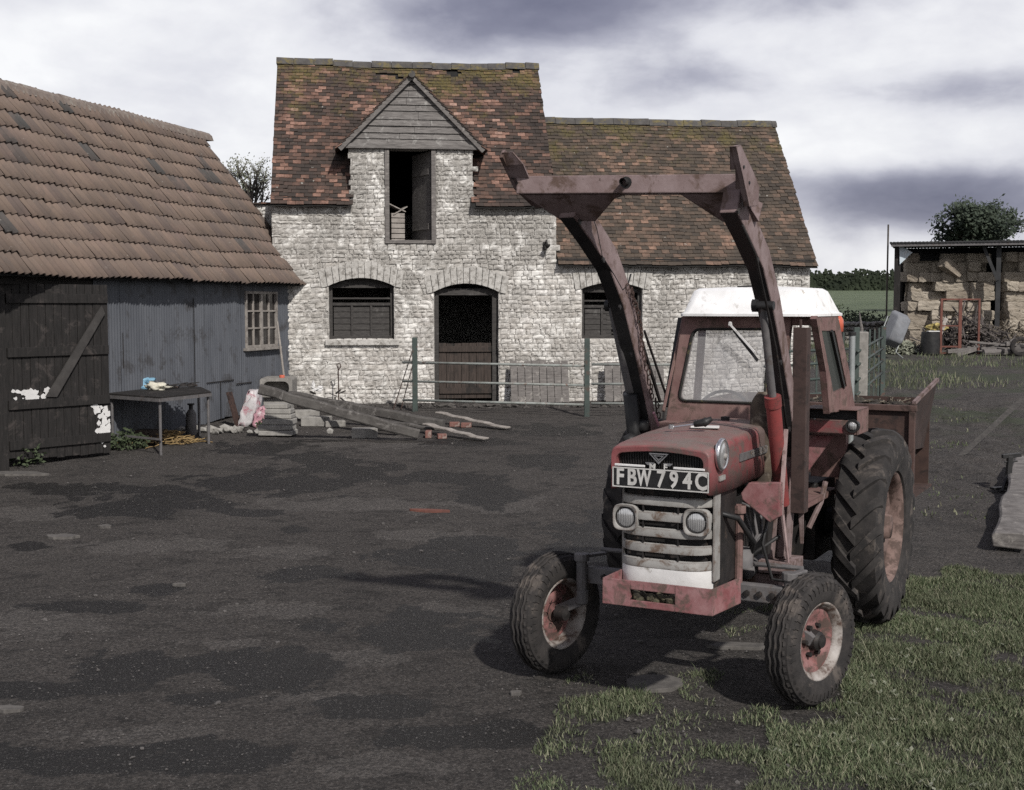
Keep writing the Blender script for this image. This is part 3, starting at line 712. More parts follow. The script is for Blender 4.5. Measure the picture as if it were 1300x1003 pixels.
# corrugated wall
wx = lu(310, 400).x, lu(350, 400).x; wz = lu(330, 441).z, lu(330, 370).z
w = MB(); pit = .076
def corr(x0, x1, z0, z1, y=0, jag=0):
    n = int((x1-x0)/pit*6); vs = []
    for i in range(n+1):
        x = x0+(x1-x0)*i/n; yy = y+.012*math.sin(2*math.pi*x/pit)
        vs += [(x, yy, z0+jag*mn.noise(Vector((x*1.5, 0, 0)))), (x, yy, z1)]
    w.add(vs, [(2*i, 2*i+2, 2*i+3, 2*i+1) for i in range(n)])
gsl = .03*math.cos(math.radians(15.7))
xx = -.3; k = 0
while xx < xe:
    x2 = min(xx+.66, xe); yo = -.004*(k % 2); zb = gsl*xx+.03; k += 1
    segs = [(xx, x2)]
    if x2 > wx[0] and xx < wx[1]:
        segs = []
        if xx < wx[0]: segs.append((xx, wx[0]))
        if x2 > wx[1]: segs.append((wx[1], x2))
        a, b = max(xx, wx[0]), min(x2, wx[1]); corr(a, b, zb, wz[0]+.02, yo, .06); corr(a, b, wz[1]-.02, zeL, yo)
    for a, b in segs: corr(a, b, zb, zeL, yo, .06)
    xx = x2
w.build('corrugated_wall', M['bluesheet'], shed, smooth=True)
w = MB(); xi = 2.2; w.box(3.0, 4.0, -.024, -.016, .80, .815); w.box(4.1, 4.7, -.03, -.02, .72, .735)
for x, z_a, z_b in ((.42, 1.2, 1.75), (2.6, .8, 2.3), (3.5, .1, .8)): w.box(x, x+.009, -.022, -.014, z_a, z_b)
w.build('sheet_lap', M['darkmetal'], shed)
# interior box of shed
w = MB(); w.box(-7, xe, RD*2-.1, RD*2, -.3, zeL); w.box(xe-.05, xe-.0, .03, RD*2-.1, -.3, zeL); w.prism([(.0, zeL), (RD*2, zeL), (RD, zr-.12)], xe-.05, xe, 'YZ')
w.box(-7, -3.2, .0, .08, -.3, zeL); w.box(-3.2, xe, .02, .06, zeL-.12, zeL); w.box(-.25, xe, .1, .14, -.2, zeL-.12)
w.build('wall', M['darkwood'], shed)
# barn door, swung a little way open
DF = Frame(gr(9, 594), math.radians(90-39)); xd1 = DF.U(138, 500, 1, 0).x; zd1 = DF.U(80, 361, 1, 0).z; gsd = .03*math.cos(math.radians(39))
def toshed(mb):       # door-local coordinates to shed-local
    Q = LB.I @ DF.M; mb.v = [tuple(Q @ Vector(v)) for v in mb.v]; return mb
dr = MB(); n = 13
for i in range(n):
    a = xd1*i/n; b = xd1*(i+1)/n-.008; dr.box(a, b, -.03+rnd(-.004, .004), .0, .10-.06*i/n+rnd(0, .03), zd1)
dw = toshed(dr).build('barn_door', M['darkwood'], shed, bev=.003)
zr_ = [DF.U(70, y, 1, -.05).z for y in (379, 446, 511, 561)]
for z in zr_: r_ = MB(); r_.box(.02, xd1-.02, -.065, -.032, z-.065, z+.065); toshed(r_).build('door_rail', M['darkwood'], dw, bev=.004)
bt_ = mat('brace_timber', (.055,.05,.047), (.03,.027,.026), 4, rough=.85, bump=.5, bsc=18)
q_ = [DF.U(x, y, 1, -.08) for x, y in ((58, 504), (72, 504), (133, 398), (129, 388))]
r_ = MB(); r_.prism([(p.x, p.z) for p in q_], -.088, -.067); toshed(r_).build('door_brace', bt_, dw)
r_ = MB(); r_.box(-.16, -.02, -.1, .1, -.2, zd1+.1); toshed(r_).build('door_post', M['darkwood'], shed, bev=.008)
def splat(px, py, sx, sz, n):
    r_ = MB(); c = DF.U(px, py, 1, -.035)
    for _ in range(n):
        x, z = c.x+max(-2*sx, min(1.6*sx, random.gauss(0, sx))), c.z+random.gauss(0, sz); rr = rnd(.010, .045)
        pl = [(x+rr*rnd(.5, 1.4)*math.cos(t)*1.2, z+rr*rnd(.5, 1.4)*math.sin(t)) for t in [q*math.pi/5 for q in range(10)]]
        pl = [(min(p_[0], xd1-.005), p_[1]) for p_ in pl]
        zz_ = -.0355-rnd(0, .003); r_.prism(pl, zz_, zz_-.001)
    toshed(r_).build('white_paint_splash', M['white'], dw)
splat(132, 543, .055, .12, 60); splat(124, 520, .035, .035, 14); splat(132, 522, .03, .03, 8); splat(41, 500, .14, .035, 34); splat(40, 507, .04, .06, 16)
# strip of white gate edge at far left
fr_ = Frame(gr(1, 586), 0.); o = empty('painted_post', fr_, 'white painted post with red stains at the left edge', 'post')
w = MB(); w.box(-.06, .07, -.02, .05, -.05, 1.95); w.build('board', M['white'], o, bev=.01); w = MB(); w.box(-.06, .07, -.03, -.022, .7, 1.1); w.build('red_panel', M['pinkred'], o)
# window
wf = MB(); a, b = wx; z0, z1 = wz; t = .05; y0 = -.05
wf.box(a, a+t, y0, .04, z0, z1); wf.box(b-t, b, y0, .04, z0, z1); wf.box(a+t, b-t, y0, .04, z1-t, z1); wf.box(a+t, b-t, y0, .04, z0, z0+t); wf.box((a+b)/2-.04, (a+b)/2+.04, y0+.01, .04, z0+t, z1-t)
wf.box(a-.06, b+.06, y0-.05, .04, z0-.05, z0)
wo = wf.build('window_frame', mat('bleached_frame', (.27,.245,.22), (.17,.15,.135), 8, (.1,.085,.075), .58, 8, .9), shed, bev=.005)
gb = MB(); gl = MB()
for (p_, q_) in ((a+t, (a+b)/2-.04), ((a+b)/2+.04, b-t)):
    m = (p_+q_)/2; gb.box(m-.017, m+.017, y0+.02, .0, z0+t, z1-t); gl.box(p_, q_, .0, .006, z0+t, z1-t)
    for k in (1, 2): zz = z0+t+(z1-z0-2*t)*k/3; gb.box(p_, q_, y0+.022, -.002, zz-.015, zz+.015)
gb.build('glazing_bar', M['lightwood'], wo)
gm = NT('dark_window_glass'); gm.base((.02,.018,.018)); gm.rough(.15); gl.build('pane', gm.m, wo)
# roof: pantiles, each course a row of rolled tiles
rows = 11; y_e = -.26; z_e = zeL; slope = Vector((0, RD-y_e, zr-z_e)); SL = slope.length; sd = slope/SL; nr = Vector((0, -sd.z, sd.y)); tw_ = .30
w = MB()
x0r, x1r = -5.2, xr
for j in range(rows):
    s0, s1 = SL*j/rows-.02, SL*(j+1)/rows+.05; x = x0r
    def rx(s):   # the right hand verge leans: eave end further on than ridge end
        return xe+.1+(x1r-xe-.1)*(s/SL)
    while x < rx(s0)-.02:
        x2 = min(x+tw_, rx(s0)); vs = []; nn = 12; lift = .035+rnd(-.006, .010); yaw = rnd(-.006, .006); slip = rnd(.02, .07) if random.random() < .03 else rnd(-.006, .006)
        for (s_, lf_) in ((s0, lift), (s1, .0)):
            for i in range(nn+1):
                f = i/nn; xx_ = x+(x2-x)*f; h = .022*math.cos(2*math.pi*(xx_-x)/(tw_/2)) if True else 0
                sag_ = .05*mn.noise(Vector((xx_*.4, s_*.5, 0)))
                P_ = Vector((xx_, y_e, z_e))+sd*(s_+yaw*f*3-slip)+nr*(lf_+h+.03+sag_); vs.append(P_)
        for i in range(nn+1): vs.append(vs[i]-nr*.018)
        fs = [(i, i+1, nn+2+i, nn+1+i) for i in range(nn)]+[(2*nn+2+i, 2*nn+3+i, i+1, i) for i in range(nn)]
        w.add(vs, fs); x += tw_
w.build('pantile_roof', M['pantile'], shed, smooth=True)
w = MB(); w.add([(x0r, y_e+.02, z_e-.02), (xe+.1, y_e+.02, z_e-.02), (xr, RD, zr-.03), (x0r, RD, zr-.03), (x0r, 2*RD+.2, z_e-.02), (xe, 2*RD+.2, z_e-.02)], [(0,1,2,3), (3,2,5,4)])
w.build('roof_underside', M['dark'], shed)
w = MB(); x = x0r
while x < xr+.1:
    prof = [(.15, -.12), (.11, -.01), (.04, .05), (-.04, .05), (-.11, -.01), (-.15, -.12)]; vs = []; zo = rnd(-.008, .008)
    for uu, q in ((x, 1.08), (x+.37, .96)):
        for (y_, z_) in prof: vs.append((uu, RD+y_*q, zr+z_*q+zo))
    w.add(vs, [(i, i+1, 7+i, 6+i) for i in range(5)]+[(0,1,2,3,4,5), (11,10,9,8,7,6)]); x += .34
w.build('ridge_tiles', mat('pale_ridge', (.21,.165,.135), (.14,.11,.095), 6, (.26,.24,.2), .58, 8, .9), shed)
w = MB(); w.add([Vector((xe+.14, y_e, z_e-.02)), Vector((xe+.42, y_e+.1, z_e+.03)), Vector((xr+.3, RD, zr-.35)), Vector((xr, RD, zr)), Vector((xe+.14, y_e, z_e-.15)), Vector((xe+.42, y_e+.1, z_e-.15)), Vector((xr+.3, RD, zr-.5)), Vector((xr, RD, zr-.15))], [(0,1,2,3),(4,7,6,5),(0,4,5,1),(1,5,6,2),(2,6,7,3),(3,7,4,0)])
w.build('verge_flashing', M['mortar'], shed)
exec_part = True
# ------------------------------------------------------------------ tractor
TF = Frame(Vector((1.09, 7.98, 0)), math.radians(-28))
U = TF.U
tr = empty('tractor', TF, 'old red tractor with white cab roof, raised loader arms and plate FBW 794C', 'tractor')
C = .07
def text_mesh(body, size, M4, mat_, name, parent, sx=1., ext=.003, off=0.):
    cu = bpy.data.curves.new('txt', 'FONT'); cu.body = body; cu.size = size; cu.extrude = ext; cu.offset = off; cu.align_x = 'CENTER'; cu.align_y = 'CENTER'; cu.resolution_u = 3
    ob = bpy.data.objects.new('txt', cu); COL.objects.link(ob); dg = bpy.context.evaluated_depsgraph_get(); dg.update()
    me = bpy.data.meshes.new_from_object(ob.evaluated_get(dg)); bpy.data.objects.remove(ob)
    me.transform(M4 @ Matrix.Diagonal((sx, 1, 1, 1))); me.materials.clear(); me.materials.append(mat_); me.name = name
    o = bpy.data.objects.new(name, me); COL.objects.link(o); o.parent = parent; return o
RX = Matrix.Rotation(math.radians(90), 4, 'X')      # text facing -Y
# bonnet: red shell, open nose
def shell(secs, name, matl, parent, bev=.0):
    # secs: list of (y, [(x,z)...]) open profile swept rearwards with thickness
    w = MB(); n = len(secs[0][1]); vs = []
    for y, pr in secs: vs += [(x, y+(dy if False else 0), z) for (x, z) in pr]
    fs = [(j*n+i, j*n+i+1, (j+1)*n+i+1, (j+1)*n+i) for j in range(len(secs)-1) for i in range(n-1)]
    w.add(vs, fs); o = w.build(name, matl, parent, smooth=True)
    m = o.modifiers.new('sol', 'SOLIDIFY'); m.thickness = .008; m.offset = -1
    return o
def bprof(hw_, zt_, zb_, r=.045, crown=.018):
    p = [(C-hw_, zb_), (C-hw_, (zb_+zt_)/2), (C-hw_, zt_-r)]
    for k in range(1, 5): a = math.pi/2*k/5; p.append((C-hw_+r-r*math.cos(a), zt_-r+r*math.sin(a)))
    for k in range(7):
        f = k/6; p.append((C+(-hw_+r)+(2*hw_-2*r)*f, zt_+crown*math.sin(math.pi*f)))
    for k in range(4, 0, -1): a = math.pi/2*k/5; p.append((C+hw_-r+r*math.cos(a), zt_-r+r*math.sin(a)))
    p += [(C+hw_, zt_-r), (C+hw_, (zb_+zt_)/2), (C+hw_, zb_)]
    return p
bon = shell([(-.60, bprof(.305, 1.585, 1.345)), (-.585, bprof(.312, 1.598, 1.335)), (-.50, bprof(.315, 1.612, 1.325)), (-.1, bprof(.315, 1.637, 1.32)), (.4, bprof(.312, 1.65, 1.33)), (.78, bprof(.305, 1.65, 1.36)), (.86, bprof(.295, 1.64, 1.38))], 'bonnet', M['red'], tr)
# nose rim
w = MB(); pr = bprof(.305, 1.585, 1.345); pin = [(C+(x-C)*.90, z-.024 if z > 1.45 else z) for x, z in pr]
vs = [(x, -.602, z) for x, z in pr]+[(x, -.598, z) for x, z in pin]+[(x, -.52, z) for x, z in pin]; n = len(pr)
w.add(vs, [(i, i+1, n+i+1, n+i) for i in range(n-1)]+[(n+i, n+i+1, 2*n+i+1, 2*n+i) for i in range(n-1)])
w.build('nose_rim', M['red'], bon, smooth=False)
w = MB(); w.box(C-.275, C+.275, -.545, -.53, 1.36, 1.58); ng = w.build('nose_grille', M['black'], tr)
w = MB()
for i in range(34): x = C-.265+i*.0165; w.box(x, x+.004, -.556, -.545, 1.47, 1.565)
w.build('mesh_bars', M['darkmetal'], ng)
for xa_, xb_ in ((C-.285, C-.09), (C+.09, C+.285)): w = MB(); w.box(xa_, xb_, -.602, -.59, 1.478, 1.492); w.build('chrome_strip', M['white'], tr, bev=.003)  # white paint puts the chrome's bright reflection into the colour
# emblem: nested inverted triangles over two letters
em = MB()
def tri_ring(cx, cz, w_, h_, t):
    o_ = [(cx-w_/2, cz+h_/2), (cx+w_/2, cz+h_/2), (cx, cz-h_/2)]; i_ = [(cx-w_/2+t*1.9, cz+h_/2-t), (cx+w_/2-t*1.9, cz+h_/2-t), (cx, cz-h_/2+t*2)]
    for a in range(3):
        b = (a+1) % 3; em.prism([o_[a], o_[b], i_[b], i_[a]], -.606, -.596)
tri_ring(C+.0, 1.535, .125, .065, .007); tri_ring(C+.0, 1.538, .068, .034, .005)
em.box(C-.085, C-.03, -.604, -.596, 1.505, 1.511); em.box(C+.03, C+.085, -.604, -.596, 1.505, 1.511); em.prism([(C-.085, 1.505), (C-.03, 1.505), (C-.045, 1.495), (C-.07, 1.495)], -.603, -.596); em.prism([(C+.03, 1.505), (C+.085, 1.505), (C+.07, 1.495), (C+.045, 1.495)], -.603, -.596)
eo = em.build('triangle_emblem', M['chrome'], tr)
text_mesh('M', .052, Matrix.Translation((C-.04, -.602, 1.484)) @ RX, M['platewhite'], 'emblem_letter', eo, 1., .003, .0012)
text_mesh('F', .052, Matrix.Translation((C+.042, -.602, 1.484)) @ RX, M['platewhite'], 'emblem_letter', eo, 1., .003, .0012)
# number plate
tl_, br_ = U(778, 592, 1, -.62), U(900, 627, 1, -.62); px0, px1, pz0, pz1 = tl_.x, br_.x, br_.z+.004, tl_.z
w = MB(); w.box(px0, px1, -.622, -.612, pz0, pz1); plo = w.build('number_plate', M['plate'], tr, bev=.002)
w = MB(); e = .007
w.box(px0, px1, -.626, -.6225, pz0, pz0+e); w.box(px0, px1, -.626, -.6225, pz1-e, pz1); w.box(px0, px0+e, -.626, -.6225, pz0+e, pz1-e); w.box(px1-e, px1, -.626, -.6225, pz0+e, pz1-e)
w.build('plate_border', M['platewhite'], plo)
pc = (px0+px1)/2; zc = (pz0+pz1)/2; W_ = px1-px0
for ch, fx in zip('FBW794C', (-.42, -.294, -.165, .012, .145, .284, .422)):
    text_mesh(ch, .140, Matrix.Translation((pc+fx*W_, -.623, zc)) @ RX, M['platewhite'], 'plate_letter', plo, .78 if ch != 'W' else .60, .002, .0042)
# grille
gx0, gx1 = C-.275, C+.295; 
def gy(x): return -.565+.10*abs((x-C)/.29)**5
def slat(z0, z1, matl, nm='grille_slat', d=.02, x0=gx0, x1=gx1):
    w = MB(); n = 24; vs = []
    for i in range(n+1):
        x = x0+(x1-x0)*i/n; y = gy(x)
        vs += [(x, y+d, z0-.004), (x, y, z0), (x, y-.004, (z0+z1)/2), (x, y, z1), (x, y+d, z1+.006)]
    w.add(vs, [(i*5+k, (i+1)*5+k, (i+1)*5+k+1, i*5+k+1) for i in range(n) for k in range(4)]); return w.build(nm, matl, tr, auto=50)
for zc_ in (1.272, 1.180, 1.083, .988, .893): slat(zc_-.024, zc_+.024, M['offwhite'])
bp = slat(.752, .866, M['white'], 'lower_panel', .03)
w = MB()
for x in (C-.115, C+.108): w.box(x-.004, x+.004, gy(x)+.004, gy(x)+.03, .86, 1.32)
w.build('grille_divider', M['darkmetal'], tr)
w = MB(); w.box(gx0+.02, gx1-.04, -.47, -.44, .76, 1.34); w.box(gx0+.01, gx1-.01, -.44, .0, .74, 1.33); w.build('radiator', M['darkmetal'], tr)
w = MB(); w.add([(gx1+.002, -.475, .80), (gx1+.002, -.475, 1.39), (gx1+.008, -.36, 1.39), (gx1+.008, -.36, .80)], [(0,1,2,3)]); w.box(gx1, gx1+.012, -.475, -.37, .80, 1.37); w.box(gx0-.012, gx0, -.475, -.37, .80, 1.35); w.build('side_panel', M['offwhite'], tr, bev=.002)
# headlights
for x, z in ((U(793, 657, 1, -.58).x, U(793, 657, 1, -.58).z), (U(883, 664, 1, -.58).x, U(883, 664, 1, -.58).z)):
    R = .080; n = 40; w = MB()
    def sq(r, k, p=4.5):
        out = []
        for i in range(n):
            a = 2*math.pi*i/n; c_, s_ = math.cos(a), math.sin(a); q = (abs(c_)**k+abs(s_)**k)**(-1/k); out.append((x+r*q*c_, z+r*q*s_))
        return out
    rings = [(sq(R*.97, 4), -.52), (sq(R, 4), -.572), (sq(R*.96, 4), -.582), (sq(R*.84, 3), -.579), (sq(R*.79, 2.1), -.568), (sq(R*.75, 2), -.563)]
    vs = []
    for pr_, y_ in rings: vs += [(a, y_, b) for a, b in pr_]
    w.add(vs, [(j*n+i, j*n+(i+1) % n, (j+1)*n+(i+1) % n, (j+1)*n+i) for j in range(5) for i in range(n)])
    h = w.build('headlight', M['offwhite'], tr, auto=35)
    w = MB(); pr_ = [(-.574, 0.0001)]+[(-.574+.009*(k/6)**2, R*.76*k/6) for k in range(1, 7)]+[(-.55, R*.77)]
    w.lathe(pr_, 32, Matrix.Translation((x, 0, z)), 'Y'); w.build('lens', M['lens'], h, smooth=True)
    w = MB(); w.tube([(x+R*.775*math.cos(2*math.pi*k/32), -.569, z+R*.775*math.sin(2*math.pi*k/32)) for k in range(32)], .0045, 6, True); w.build('rim', M['darkmetal'], h, smooth=True)
# bonnet side: round lamp, trim stripe with lettering, small white clip
sx_ = C+.318
p = U(918, 577, 0, sx_+.02)
w = MB(); w.lathe([(0, .085), (.012, .098), (.026, .098), (.034, .086), (.028, .078)], 32, Matrix.Translation((sx_-.005, p.y, p.z))); sl = w.build('round_side_lamp', M['chrome'], tr, smooth=True)
w = MB(); w.lathe([(.028, .079), (.036, .05), (.039, .001)], 24, Matrix.Translation((sx_-.005, p.y, p.z))); w.build('lens', M['lens'], sl, smooth=True)
w = MB(); w.lathe([(.037, .02), (.048, .016), (.05, .001)], 12, Matrix.Translation((sx_-.005, p.y, p.z-.01))); w.build('boss', M['offwhite'], sl, smooth=True)
w = MB(); w.box(sx_-.004, sx_+.006, -.05, .80, 1.475, 1.525); st = w.build('side_stripe', M['greymetal'], tr, bev=.002)
text_mesh('FERGUSON', .05, Matrix.Translation((sx_+.008, .36, 1.50)) @ Matrix.Rotation(math.radians(90), 4, 'Z') @ RX, M['offwhite'], 'stripe_lettering', st, 1.6, .001)
p = U(918, 607, 0, sx_+.01); w = MB(); w.box(sx_-.004, sx_+.01, p.y-.05, p.y+.05, p.z-.016, p.z+.016); w.build('side_clip', M['offwhite'], tr, bev=.003)
# bumper tray
b0, b1 = U(765, 768, 1, -.76), U(905, 780, 1, -.76); bx0, bx1 = b0.x, b1.x; bz0, bz1 = b0.z-.0, U(838, 750, 1, -.76).z+.045
bz0 = (b0.z+b1.z)/2; bz1 = bz0+.155
w = MB(); s0, s1 = U(800, 748, 1, -.76), U(857, 768, 1, -.76)
w.box(bx0, s0.x, -.765, -.75, bz0, bz1); w.box(s1.x, bx1, -.765, -.75, bz0, bz1); w.box(s0.x, s1.x, -.765, -.75, s0.z, bz1); w.box(s0.x, s1.x, -.765, -.75, bz0, s1.z)
w.box(bx0, bx1, -.748, -.45, bz0+.002, bz0+.014)
w.beam((bx0+.007, -.757, (bz0+bz1)/2), (bx0+.007, -.40, (bz0+bz1)/2), .014, bz1-bz0)
w.beam((bx1-.007, -.757, (bz0+bz1)/2), (bx1+.05, -.42, (bz0+bz1)/2+.01), .014, bz1-bz0)
w.build('bumper', M['pinkred'], tr, bev=.003)
w = MB()
for _ in range(60): w.blob((rnd(s0.x, s1.x), -.70+rnd(-.03, .03), bz0+.03+rnd(0, .035)), rnd(.014, .03), rnd(0, 99), .4, 1)
w.build('dirt_in_bumper', M['moss'], tr)
# front axle
w = MB(); az = .655
w.box(-.66, .66, -.03, .04, az-.055, az+.055); w.box(C-.1, C+.12, -.05, .09, az-.09, az+.13)
ax = w.build('axle_beam', M['greymetal'], tr, bev=.008)
w = MB()
for x in (.36, .44, .52, .60, -.37, -.45, -.53): w.lathe([(0, .02), (.018, .02), (.02, .001)], 6, Matrix.Translation((x, -.03, az)) @ Matrix.Rotation(math.pi, 4, 'Z'), 'Y')
w.build('axle_bolt', M['darkmetal'], ax)
def spindle(x, y, steer, name='spindle'):
    w = MB(); w.tube([(x, y, az+.13), (x, y, .50)], .036, 12); w.tube([(x, y, .56), (x, y, .47)], .046, 12); w.tube([(x, y, az+.10), (x, y, az+.15)], .05, 12)
    w.beam((x, y, .49), (x+steer[0]*.17, y+steer[1]*.17, .405), .07, .07); w.beam((x, y, az+.13), (x-steer[0]*.02+.05, y+.22, az+.12), .05, .02)
    w.build(name, M['greymetal'], tr, bev=.006)
# wheels
def tyre_prof(R, w_, rim, flat=.62):
    pr = []; h = w_/2
    pts_ = [(-h*.74, rim), (-h*.86, rim+.012), (-h*.93, rim+(R-rim)*.22), (-h*1.0, rim+(R-rim)*.45), (-h*.99, rim+(R-rim)*.66), (-h*.90, R-(R-rim)*.16), (-h*flat*1.15, R-.010), (-h*flat*.6, R-.002), (0, R)]
    return pts_+[(-x, r) for x, r in reversed(pts_[:-1])]
def front_wheel(loc, rz, outward=1):
    o = bpy.data.objects.new('front_wheel', None); COL.objects.link(o); o.parent = tr; o.location = loc; o.rotation_euler = (0, 0, rz)
    R, w_, rim = .393, .19, .232
    w = MB(); w.lathe(tyre_prof(R, w_, rim, .7), 72); 
    for k in range(46):                                               # shoulder lugs and ribs
        for sg in (-1, 1):
            a = 2*math.pi*(k+.5*(sg > 0))/46
            Mx = Matrix.Rotation(a+rnd(-.01, .01), 4, 'X')
            w.beam(Mx @ Vector((sg*.048, .0, R-.006)), Mx @ Vector((sg*.094, .004, R-.038)), .030, .020, up=Mx @ Vector((0, 0, 1)), w2=.022, h2=.012)
            w.beam(Mx @ Vector((sg*.092, .004, R-.036)), Mx @ Vector((sg*.0965, .004, R-.075)), .012, .009, up=Mx @ Vector((1, 0, 0)))
    for x in (-.036, 0, .036):
        pp = []
        for k in range(96): a = 2*math.pi*k/96; xx_ = x+.004*(1 if (k//2) % 2 else -1); pp.append((xx_, (R+.003)*math.cos(a), (R+.003)*math.sin(a)))
        w.tube(pp, .009, 5, True)
    w.build('tyre', M['rubber'], o, auto=40)
    w = MB(); s = outward
    w.lathe([(-s*.075, .238), (-s*.08, .228), (-s*.06, .208), (-s*.0, .198), (s*.03, .198), (s*.055, .210), (s*.062, .222), (s*.075, .228), (s*.080, .240), (s*.072, .244)], 56)
    w.build('rim', M['rimsilver'], o, smooth=True)
    w = MB(); w.lathe([(s*.03, .198), (s*.035, .17), (s*.008, .13), (s*.004, .10), (s*.018, .07), (s*.02, .0005)], 40)
    w.build('disc', M['rimred'], o, smooth=True)
    w = MB(); w.lathe([(s*.01, .068), (s*.06, .058), (s*.075, .04), (s*.085, .038), (s*.09, .001)], 20); w.lathe([(-s*.02, .05), (-s*.09, .045), (-s*.1, .001)], 16)
    for k in range(6):
        a = k*math.pi/3; w.lathe([(s*.004, .016), (s*.034, .016), (s*.035, .001)], 6, Matrix.Translation((0, .095*math.cos(a), .095*math.sin(a))))
    w.build('hub', M['darkmetal'], o, auto=30)
    return o
front_wheel((.83, .02, .398), math.radians(-17), 1)
front_wheel((-.86, -.08, .395), math.radians(-13), -1)
spindle(.70, .0, (math.cos(.3), -math.sin(.3)+.1)); 
pS = U(727, 735, 1, -.10)
spindle(-.68, -.06, (-1, .1))
def rear_wheel(loc, s):
    o = bpy.data.objects.new('rear_wheel', None); COL.objects.link(o); o.parent = tr; o.location = loc
    R, w_, rim = .715, .36, .42
    w = MB(); pr = tyre_prof(R, w_, rim, .72); w.lathe(pr, 96)
    def surf(x):   # radius at lateral x
        h = w_/2; f = abs(x)/h
        return R-.002-(.012*(f/.7)**2 if f < .75 else .012+(f-.75)/.25*.07)
    NL = 20
    for k in range(NL):
        for sg in (-1, 1):
            a0 = 2*math.pi*(k+(.5 if sg > 0 else 0))/NL; n = 6; L = []; 
            for i in range(n+1):
                f = i/n; x = sg*(-.015+f*.195); a = a0-.30*f+.05*f*f*0; L.append((x, a))
            vs = []
            for i, (x, a) in enumerate(L):
                r0 = surf(x)-.02; r1 = surf(x)+.042*(1-.15*(i/n)) ; hwid_ = .030+.012*(i/n)
                for (rr, dd) in ((r0, -1.25), (r1, -1), (r1, 1), (r0, 1.25)):
                    aa = a+dd*hwid_/R; vs.append((x, -rr*math.sin(aa)*1., rr*math.cos(aa)))
            m = 4; fs = [(i*m+j, i*m+j+1, (i+1)*m+j+1, (i+1)*m+j) for i in range(n) for j in range(3)]+[(0,1,2,3), (n*m, n*m+3, n*m+2, n*m+1)]
            w.add(vs, fs)
    w.build('tyre', M['rubber'], o, auto=35)
    w = MB(); w.lathe([(-.13, .43), (-.14, .41), (-.10, .385), (0, .37), (.10, .385), (.14, .41), (.135, .435)], 64); w.build('rim', M['rimbrown'], o, smooth=True)
    w = MB(); w.lathe([(s*.02, .37), (s*.05, .33), (s*.01, .22), (s*.02, .14), (s*.05, .10), (s*.12, .09), (s*.13, .001)], 40); w.build('disc', M['rimbrown'], o, smooth=True)
    w = MB()
    for k in range(8): a = k*math.pi/4; w.lathe([(s*.015, .02), (s*.05, .02), (s*.051, .001)], 6, Matrix.Translation((0, .19*math.cos(a), .19*math.sin(a))))
    w.build('wheel_nut', M['darkmetal'], o)
    return o
rear_wheel((.73, 2.28, .745), 1); rear_wheel((-1.10, 2.28, .745), -1)
# body: engine, gearbox, rear axle
w = MB(); w.box(C-.2, C+.2, .0, .95, .62, 1.22); w.box(C-.16, C+.16, .2, .85, 1.22, 1.36); w.box(C-.23, C+.23, .95, 1.9, .55, 1.15); w.box(C-.3, C+.3, 1.9, 2.5, .5, 1.1)
w.tube([(-1.0, 2.28, .745), (.65, 2.28, .745)], .12, 14)
w.build('engine_block', M['darkmetal'], tr, bev=.02)
w = MB()
for k in range(4): w.tube([(C+.2, .2+.17*k, 1.15), (C+.27, .22+.17*k, 1.12), (C+.30, .3+.1*k, .95), (C+.26, .35, .85)], .011, 6)
w.tube([(C+.26, .3, .72), (C+.26, .62, .72)], .055, 12); w.lathe([(0, .08), (.12, .08), (.13, .0)], 16, Matrix.Translation((C+.27, .15, .78)), 'Z')
w.build('fuel_pipe', M['greymetal'], tr, smooth=True)
# silencer and exhaust
pe0, pe1 = U(968, 500, 0, C+.27), U(967, 640, 0, C+.27)
w = MB(); y_ = (pe0.y+pe1.y)/2; w.lathe([(1.10, .03), (1.12, .07), (1.16, .082), (1.78, .082), (1.83, .06), (1.87, .03), (1.87, .001)], 24, Matrix.Translation((C+.27, y_, 0)), 'Z')
w.build('silencer', mat('soot_and_rust', (.10,.075,.05), (.035,.025,.022), 7, (.16,.13,.10), .57, 9, .9), tr, smooth=True)
# linkage bits on viewer's right between grille and post
w = MB(); p0, p1 = U(948, 622, 1, .05), U(985, 655, 1, .05); w.prism([(p0.x-.03, p0.z-.02), (p0.x+.02, p0.z+.05), (p1.x+.03, p0.z+.06), (p1.x+.03, p1.z), (p1.x-.03, p1.z-.04), (p0.x-.02, p0.z-.06)], .02, .09); w.build('steering_bracket', M['pinkred'], tr, bev=.006)
w = MB(); p0, p1 = U(939, 645, 1, .0), U(937, 745, 1, .0); w.tube([p0, p1], .026, 10); w.lathe([(-.03, .04), (.02, .04)], 12, Matrix.Translation(p0), 'Z'); w.build('drop_link', M['cabred'], tr)
w = MB(); w.tube([U(975, 655, 1, .15), U(968, 690, 1, .15), U(980, 735, 1, .1), (.62, .2, .7)], .01, 6); w.tube([U(990, 680, 1, .25), U(960, 700, 1, .25), U(950, 712, 1, .2)], .014, 6); w.build('brake_hose', M['black'], tr, smooth=True)
